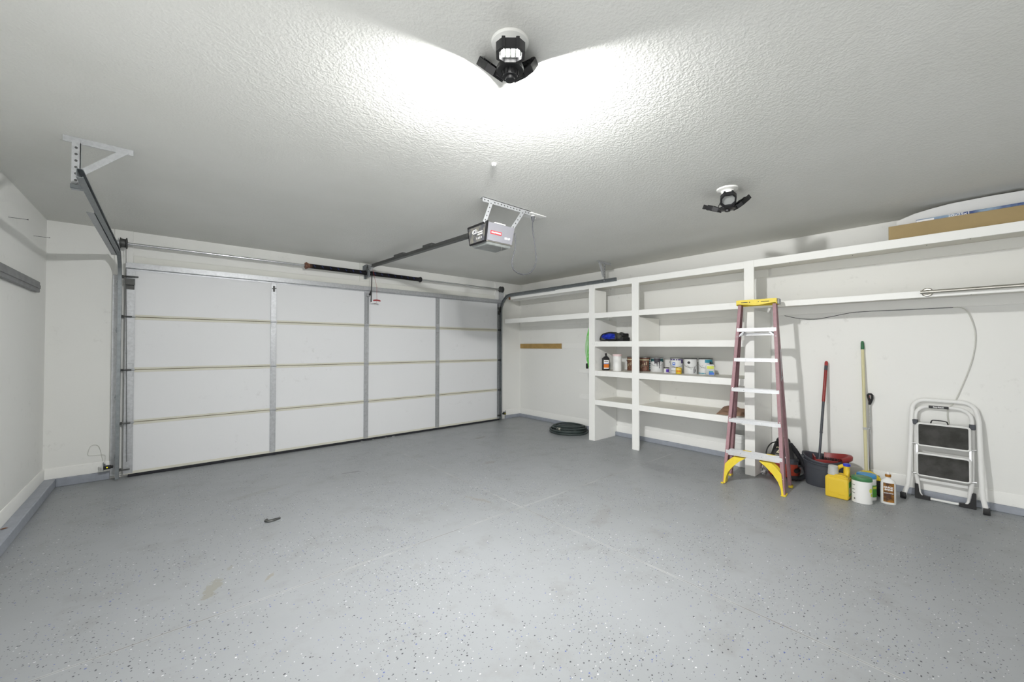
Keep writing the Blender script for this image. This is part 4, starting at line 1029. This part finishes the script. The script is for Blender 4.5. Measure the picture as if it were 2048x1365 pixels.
def ex1(t, r, h):
    for z in (.145, .108, .078): epatch(t, 'label_print', 'inkb', r, -66, -40, z, z + .004)
    epatch(t, 'label_print', 'tin', r, -50, -40, .028, .042)
    for a, z, s in ((58, .115, 15), (64, .078, 10), (50, .055, 7)):
        q = []
        for ring in range(2):
            q.append([V(((r * .85 + .001) * math.cos(math.radians(a + (s * ring * math.cos(k * PI / 8)))), (r + .001) * math.sin(math.radians(a + s * ring * math.cos(k * PI / 8))), z + s * .0013 * ring * math.sin(k * PI / 8))) for k in range(17)])
        obj('flower_print', B().quadshell(q), 'inky' if s > 8 else 'white', t)
tub('white oval tub with a green lid beside the yellow jug', 4.416, .615, 'green', .066, .215, ex1)
def ex2(t, r, h): epatch(t, 'label', 'inkg', r, 30, 110, .03, .13); epatch(t, 'label_print', 'inky', r, 40, 80, .10, .12, .0014)
tub('white tub with a blue lid behind the green-lidded tub', 4.56, .605, 'blueg', .064, .212, ex2)
qs = thing('floor_polish_bottle', 'white floor polish bottle with an amber collar and wood-picture label', 'bottle', (4.548, .467, 0), face_cam(4.548, .467) + PI / 2)
b = B(); b.lathe([(.95, .0005), (1, .004), (1, .10), (.97, .165), (.90, .188), (.62, .200), (.34, .208), (.32, .222)], seg=36, sx=.048, sy=.030); obj('bottle_body', b, 'white', qs)
b = B(); b.lathe([(.019, .222), (.0195, .224), (.0195, .240), (.017, .242)], seg=20); obj('collar', b, 'amber', qs)
b = B(); b.lathe([(.011, .242), (.011, .250), (.007, .262), (.004, .263)], seg=16); obj('cap', b, 'white', qs)
g = []
for i in range(9):
    x = -.030 + .066 * i / 8; g.append([V((x, -math.sqrt(max(0, 1 - (x / .048) ** 2)) * .030 - .0008, z)) for z in (.018, .175)])
lb = obj('label', B().quadshell(g), 'qslab', qs)
ml = Mx((.002, -.0325, .140), (1, .10, 0), (0, 0, 1))
b = B(); b.text('QUICK', .0185, ml, .0008, .0008); b.text('SHINE', .0185, ml @ Matrix.Translation((.001, -.019, 0)), .0008, .0008)
b.text('HARDWOOD', .0095, ml @ Matrix.Translation((.001, -.047, 0)), .0008, .0003); obj('label_lettering', b, 'inkw', lb)
b = B(); b.box((-.016, -.0008, -.0325), (.018, .0008, -.0305), 0, ml); b.mi = 0; obj('label_line', b, 'inkb2', lb)

# ------------------------------------------------------------------ folded step stool
so = thing('step_stool', 'folded white metal step stool with dark treads leaning on the wall', 'step stool', (4.87, .165, 0))
def OP(y, z): return V((4.818 + .150 * z / .85, y, z))
YL, YR = .358, -.034
def oframe(off=0.):
    pts = [(.398, .016), (.392, .05), (.372, .12), (.366, .2), (.352, .70)]
    pts += [(YL - .008 - .085 + .085 * math.cos(a) , .755 + .09 * math.sin(a)) for a in [.2, .5, .8, 1.1, 1.4, PI / 2]]
    pts += [(YR + .012 + .085 - .085 * math.cos(a), .755 + .09 * math.sin(a)) for a in [PI / 2, 1.4, 1.1, .8, .5, .2]]
    pts += [(-.032, .70), (-.042, .2), (-.046, .12), (-.058, .05), (-.062, .016)]
    return [OP(*p) for p in pts]
b = B(); b.tube(oframe(), .0155, 12, sx=.6, up=(0, 1, 0)); obj('outer_frame', b, 'white', so, True)
for y in (.400, -.064):
    b = B(); b.box((4.80, y - .019, .0005), (4.842, y + .019, .05), .005, seg=2); obj('rubber_foot', b, 'black', so, True)
def IP(y, z): return V((4.905 + .055 * z / .8, y, z))
ip = [(.312, .10), (.326, .2), (.330, .60), (.330, .70)] + [(.245 + .083 * math.cos(a), .71 + .08 * math.sin(a)) for a in (.4, .8, 1.2, PI / 2)] + [(.09 - .083 * math.cos(a), .71 + .08 * math.sin(a)) for a in (PI / 2, 1.2, .8, .4)] + [(.005, .70), (.005, .6), (.009, .2), (.022, .10)]
b = B(); b.tube([IP(*p) for p in ip], .013, 12, sx=.65, up=(0, 1, 0)); inf = obj('inner_frame', b, 'white', so, True)
b = B(); b.tube([IP(.312, .10), IP(.305, .05), IP(.29, .022), IP(.25, .016), IP(.10, .016), IP(.045, .022), IP(.03, .05), IP(.022, .10)], .010, 10); obj('bottom_bar', b, 'white', so, True)
for y, s in ((.335, -1), (-.012, 1)):
    b = B(); b.prism([(0, .0005), (s * .095, .0005), (s * .095, .028), (s * .04, .034), (s * .028, .06), (s * .022, .125), (0, .125)], -.018, .018, Mx((4.912, y, 0), (0, 1, 0), (0, 0, 1)), .003); obj('corner_foot', b, 'black', so, True)
for y in (.330, .004):
    b = B(); b.box((4.945 - .022, y - .018, .63), (4.945 + .022, y + .018, .672), .004); obj('pivot_block', b, 'charcoal', so, True)
for z0, z1, y0, y1 in ((.462, .648, .018, .314), (.205, .392, .018, .318)):
    x0 = 4.892
    rc = [(y1, z0), (y1, z1 - .0), (y0, z1 + .002), (y0, z0)]
    def rr(off, cr, n=4):
        out = []
        for cy, cz, a in ((y0 + cr, z0 + cr, PI), (y1 - cr, z0 + cr, 1.5 * PI), (y1 - cr, z1 - cr, 0), (y0 + cr, z1 - cr, .5 * PI)):
            out += [V((x0, cy + cr * math.cos(a + i * PI / 2 / n), cz + cr * math.sin(a + i * PI / 2 / n))) for i in range(n + 1)]
        return out
    b = B(); b.tube(rr(0, .018), .0085, 8, True); st = obj('step', b, 'white', so, True)
    b = B(); b.box((x0 - .006, y0 + .005, z0 + .005), (x0 + .004, y1 - .005, z1 - .005), .003); obj('tread', b, 'tread', st, True)
    b = B(); b.cyl((4.90, y0 - .035, z0 + .012), (4.90, y0 + .004, z0 + .008), .005, 8); b.cyl((4.90, y1 - .004, z0 + .008), (4.90, y1 + .045, z0 + .012), .005, 8); obj('step_pin', b, 'steel', so, True)
    if z0 > .4:
        b = B(); b.tube(smooth([(x0 + .006, .235, z1 + .004), (x0 + .006, .228, z1 + .03), (x0 + .006, .21, z1 + .036), (x0 + .006, .155, z1 + .034), (x0 + .006, .14, z1 + .026), (x0 + .006, .135, z1 + .004)], 3), .0045, 8); obj('carry_loop', b, 'black', so, True)
b = B(); b.beam(IP(.315, .16) + V((.02, 0, 0)), IP(.03, .16) + V((.02, 0, 0)), .022, .008, (0, 0, 1)); obj('cross_bar', b, 'white', so, True)
for y in (.318, .016):
    b = B(); b.beam((4.915, y, .60), (4.905, y, .36), .004, .012, (1, 0, 0)); b.cyl((4.905, y - .006, .36), (4.905, y + .006, .36), .008, 8); obj('link_bar', b, 'steel', so, True)
hp = IP(.19, .79); mh = Mx(hp + V((-.016, 0, .0)), (0, -1, 0), (.068, 0, 1))
b = B(); b.box((-.058, -.011, -.012), (.058, .011, .0), .003, mh @ Matrix.Translation((0, 0, .006)), 2); hg = obj('handle_grip', b, 'black', so, True)
b = B(); b.text('Easy-Reach', .014, mh @ Matrix.Translation((0, 0, .0065)), .0006, .0005); obj('grip_lettering', b, 'inkw', hg, True)

# ------------------------------------------------------------------ coiled hose, lime cord, cable
r = random.Random(4)
b = B()
for lay, (rad, z, ex, ey) in enumerate(((.285, .016, 0, 0), (.255, .017, .01, -.012), (.222, .016, .0, .012), (.270, .046, -.012, .008), (.236, .047, .012, -.006), (.20, .044, .02, .0), (.255, .076, .01, .012))):
    n = 56; ph = r.random() * 6
    b.tube([(4.672 + ex + (rad + .010 * math.sin(2 * a + ph)) * math.cos(a), 4.045 + ey + (rad * 1.0 + .012 * math.sin(3 * a + ph)) * math.sin(a), z + .004 * math.sin(2 * a + ph)) for a in [k * 2 * PI / n for k in range(n)]], .0145, 9, True)
b.tube(smooth([(4.50, 4.22, .088), (4.55, 4.05, .085), (4.64, 3.90, .09), (4.80, 3.88, .085), (4.88, 3.98, .08)], 5), .0145, 9)
hs = thing('garden_hose', 'coiled dark green garden hose on the floor by the curb', 'hose', (4.672, 4.045, 0)); obj('coil', b, 'hose', hs, True)
b = B(); b.tube([(4.437, 4.075, .072), (4.437, 4.04, .073), (4.437, 4.036, .073), (4.437, 4.01, .073)], [.016, .016, .020, .020], 12); obj('hose_coupling', b, 'brass', hs, True)
lc = thing('extension_cord', 'bundled lime green cord hanging beside the shelving post', 'cord', (4.545, 3.62, .97))
b = B()
for k in range(6):
    o = (k - 2.5) * .010; w = .006 + .006 * (k % 3)
    b.tube(smooth([(4.60, 3.585 + o * .1, 1.688), (4.585, 3.595 + o * .3, 1.56), (4.57, 3.60 + o + w * .4, 1.42), (4.56, 3.60 + o + w, 1.26), (4.56, 3.60 + o * 1.2 - w * .5, 1.12), (4.555, 3.60 + o * .6, 1.0 + .02 * k), (4.57, 3.59 + o, 1.12), (4.575, 3.58 + o * 1.1, 1.30), (4.59, 3.582 + o * .2, 1.56), (4.60, 3.585, 1.688)], 4), .0032, 6)
obj('cord_loops', b, 'lime', lc, True)
b = B(); b.box((4.545, 3.596, .985), (4.575, 3.626, 1.06), .006, seg=2); obj('plug', b, 'black', lc, True)
wc = thing('wall_cable', 'thin white cable tacked under the shelf and looping down behind the step stool', 'cable', (4.995, .6, .65))
X = 4.985
b = B(); b.tube(smooth([(X, 1.306, 1.634), (X, 1.19, 1.60), (X, 1.05, 1.583), (X, .92, 1.60), (X, .72, 1.634), (X, .4, 1.634), (X, .10, 1.634)], 5), .0028, 6); obj('tacked_run', b, 'wireg', wc, True)
b = B(); b.tube(smooth([(X, .10, 1.634), (X, .06, 1.63), (X, .02, 1.59), (X + .006, -.016, 1.45), (X + .012, -.016, 1.30), (X + .014, .017, 1.115), (X + .014, .094, .852), (X + .014, .132, .79), (X + .014, .14, .72), (X + .014, .132, .646), (X + .014, .12, .55)], 5), .004, 6); obj('hanging_run', b, 'wirew', wc, True)

# ------------------------------------------------------------------ left wall bits
b = B(); b.box((L_ + .0006, 2.9, 1.745), (L_ + .030, 5.135, 1.835), .006, seg=2); b.box((L_ + .03, 2.9, 1.775), (L_ + .036, 5.12, 1.805), .002)
tag(obj('wall_rail', b, 'board'), 'grey weathered rail board on the bare side wall', 'board')
for y, z, lab in ((4.362, 2.19, 'long nail sticking out of the side wall, farther from the door'), (5.06, 2.205, 'long nail sticking out of the side wall, nearer the corner')):
    n = thing('nail', lab, 'nail', (L_, y, z), group='nails in the side wall'); b = B(); b.cyl((L_ - .004, y, z), (L_ + .085, y + .02, z + .004), .0016, 6); obj('shank', b, 'dsteel', n, True)
    b = B(); b.cyl((L_ + .084, y + .02, z + .004), (L_ + .087, y + .0207, z + .0042), .0042, 8); obj('head', b, 'dsteel', n, True)
def sensor(lab, x, z, s):
    t = thing('safety_sensor', lab, 'sensor', (x, 5.40, z - .03), group='door safety sensors')
    b = B(); b.box((x - .025, 5.385, z - .018), (x + .025, 5.425, z + .018), .008, seg=2); b.lathe([(.014, 0), (.014, .016), (.010, .02)], (0, 0, 0), 14, m=Matrix.Translation((x - s * .02, 5.405, z)) @ Matrix.Rotation(-s * PI / 2, 4, 'Y')); obj('sensor_body', b, 'black', t, True)
    b = B(); b.box((x + s * .026, 5.395, z - .03), (x + s * .029, 5.41, z + .05), .001); b.box((x - .015, 5.425, z - .02), (x + s * .03, 5.430, z + .03), .001); obj('bracket', b, 'galvd', t, True)
    b = B(); b.cyl((x, 5.387, z + .002), (x, 5.3835, z + .002), .005, 8); obj('indicator', b, 'ylw_led', t, True)
    return t
ss = sensor('black door safety sensor low by the bare-wall track', -.408, .142, -1)
b = B(); b.tube(smooth([(-.436, 5.41, .145), (-.43, 5.49, .20), (-.44, 5.528, .24), (-.52, 5.532, .245), (-.55, 5.532, .26), (-.53, 5.532, .34), (-.48, 5.532, .33), (-.455, 5.532, .22), (-.45, 5.53, .18)], 5), .0018, 6); obj('sensor_wire', b, 'wirew', ss, True)
sensor('black door safety sensor low by the shelf-side track', 4.515, .120, 1)
b = B(); b.lathe([(.008, 0), (.018, .002), (.008, .005), (.001, .004)], seg=10, sy=.5, m=Matrix.Translation((-.80, 4.23, .0805)) @ Matrix.Rotation(.4, 4, 'Z')); tag(obj('dry_leaf', b, 'rust'), 'small brown dry leaf on the grey curb', 'leaf')
b = B(); b.tube(smooth([(.585, 3.462, .005), (.572, 3.435, .005), (.592, 3.41, .006), (.635, 3.415, .006), (.665, 3.428, .004)], 5), [.006 + .006 * math.sin(i / 20 * PI) for i in range(21)], 8, sx=1.0); tag(obj('curled_scrap', b, 'dsteel'), 'small dark curled scrap lying on the open floor', 'scrap')

# ------------------------------------------------------------------ camera
cam = bpy.data.cameras.new('camera'); co = bpy.data.objects.new('camera', cam); COL.objects.link(co)
F, H, PT, RO = 798.06, .7147, .0139, .0018
s, c = math.sin(H), math.cos(H)
fw = V((s * math.cos(PT), c * math.cos(PT), math.sin(PT))); rt = V((c, -s, 0)); up = rt.cross(fw)
r2 = rt * math.cos(RO) + up * math.sin(RO); u2 = up * math.cos(RO) - rt * math.sin(RO)
mc = Matrix((r2, u2, -fw)).transposed().to_4x4(); mc.translation = (0, 0, 1.2992); co.matrix_world = mc
cam.sensor_fit = 'HORIZONTAL'; cam.sensor_width = 36; cam.lens = 36 * F / 2048; cam.clip_start = .02
sc.camera = co

# ------------------------------------------------------------------ light
w = bpy.data.worlds.new('world'); sc.world = w; w.use_nodes = True
bg = w.node_tree.nodes['Background']; bg.inputs[0].default_value = (1.0, 1.0, .99, 1); bg.inputs[1].default_value = 3.25
for nm, st, cc in (('bulbw', 2950., (1, 1, .985, 1)), ('bulbl', 2700., (1, 1, .985, 1)), ('bulbd', 40., (1, 1, .97, 1))):
    p = M[nm].node_tree.nodes['Principled BSDF']; p.inputs['Emission Color'].default_value = cc; p.inputs['Emission Strength'].default_value = st
sc.cycles.max_bounces = 7; sc.cycles.diffuse_bounces = 5; sc.cycles.glossy_bounces = 4; sc.cycles.transmission_bounces = 6
sc.cycles.use_denoising = True; sc.cycles.use_adaptive_sampling = True; sc.cycles.adaptive_threshold = .08; sc.cycles.adaptive_min_samples = 16
sc.cycles.use_light_tree = False
sc.cycles.sample_clamp_indirect = 6
vs = sc.view_settings
vs.view_transform = 'Standard'; vs.look = 'None'; vs.gamma = 1; vs.exposure = 0.1; vs.use_curve_mapping = False
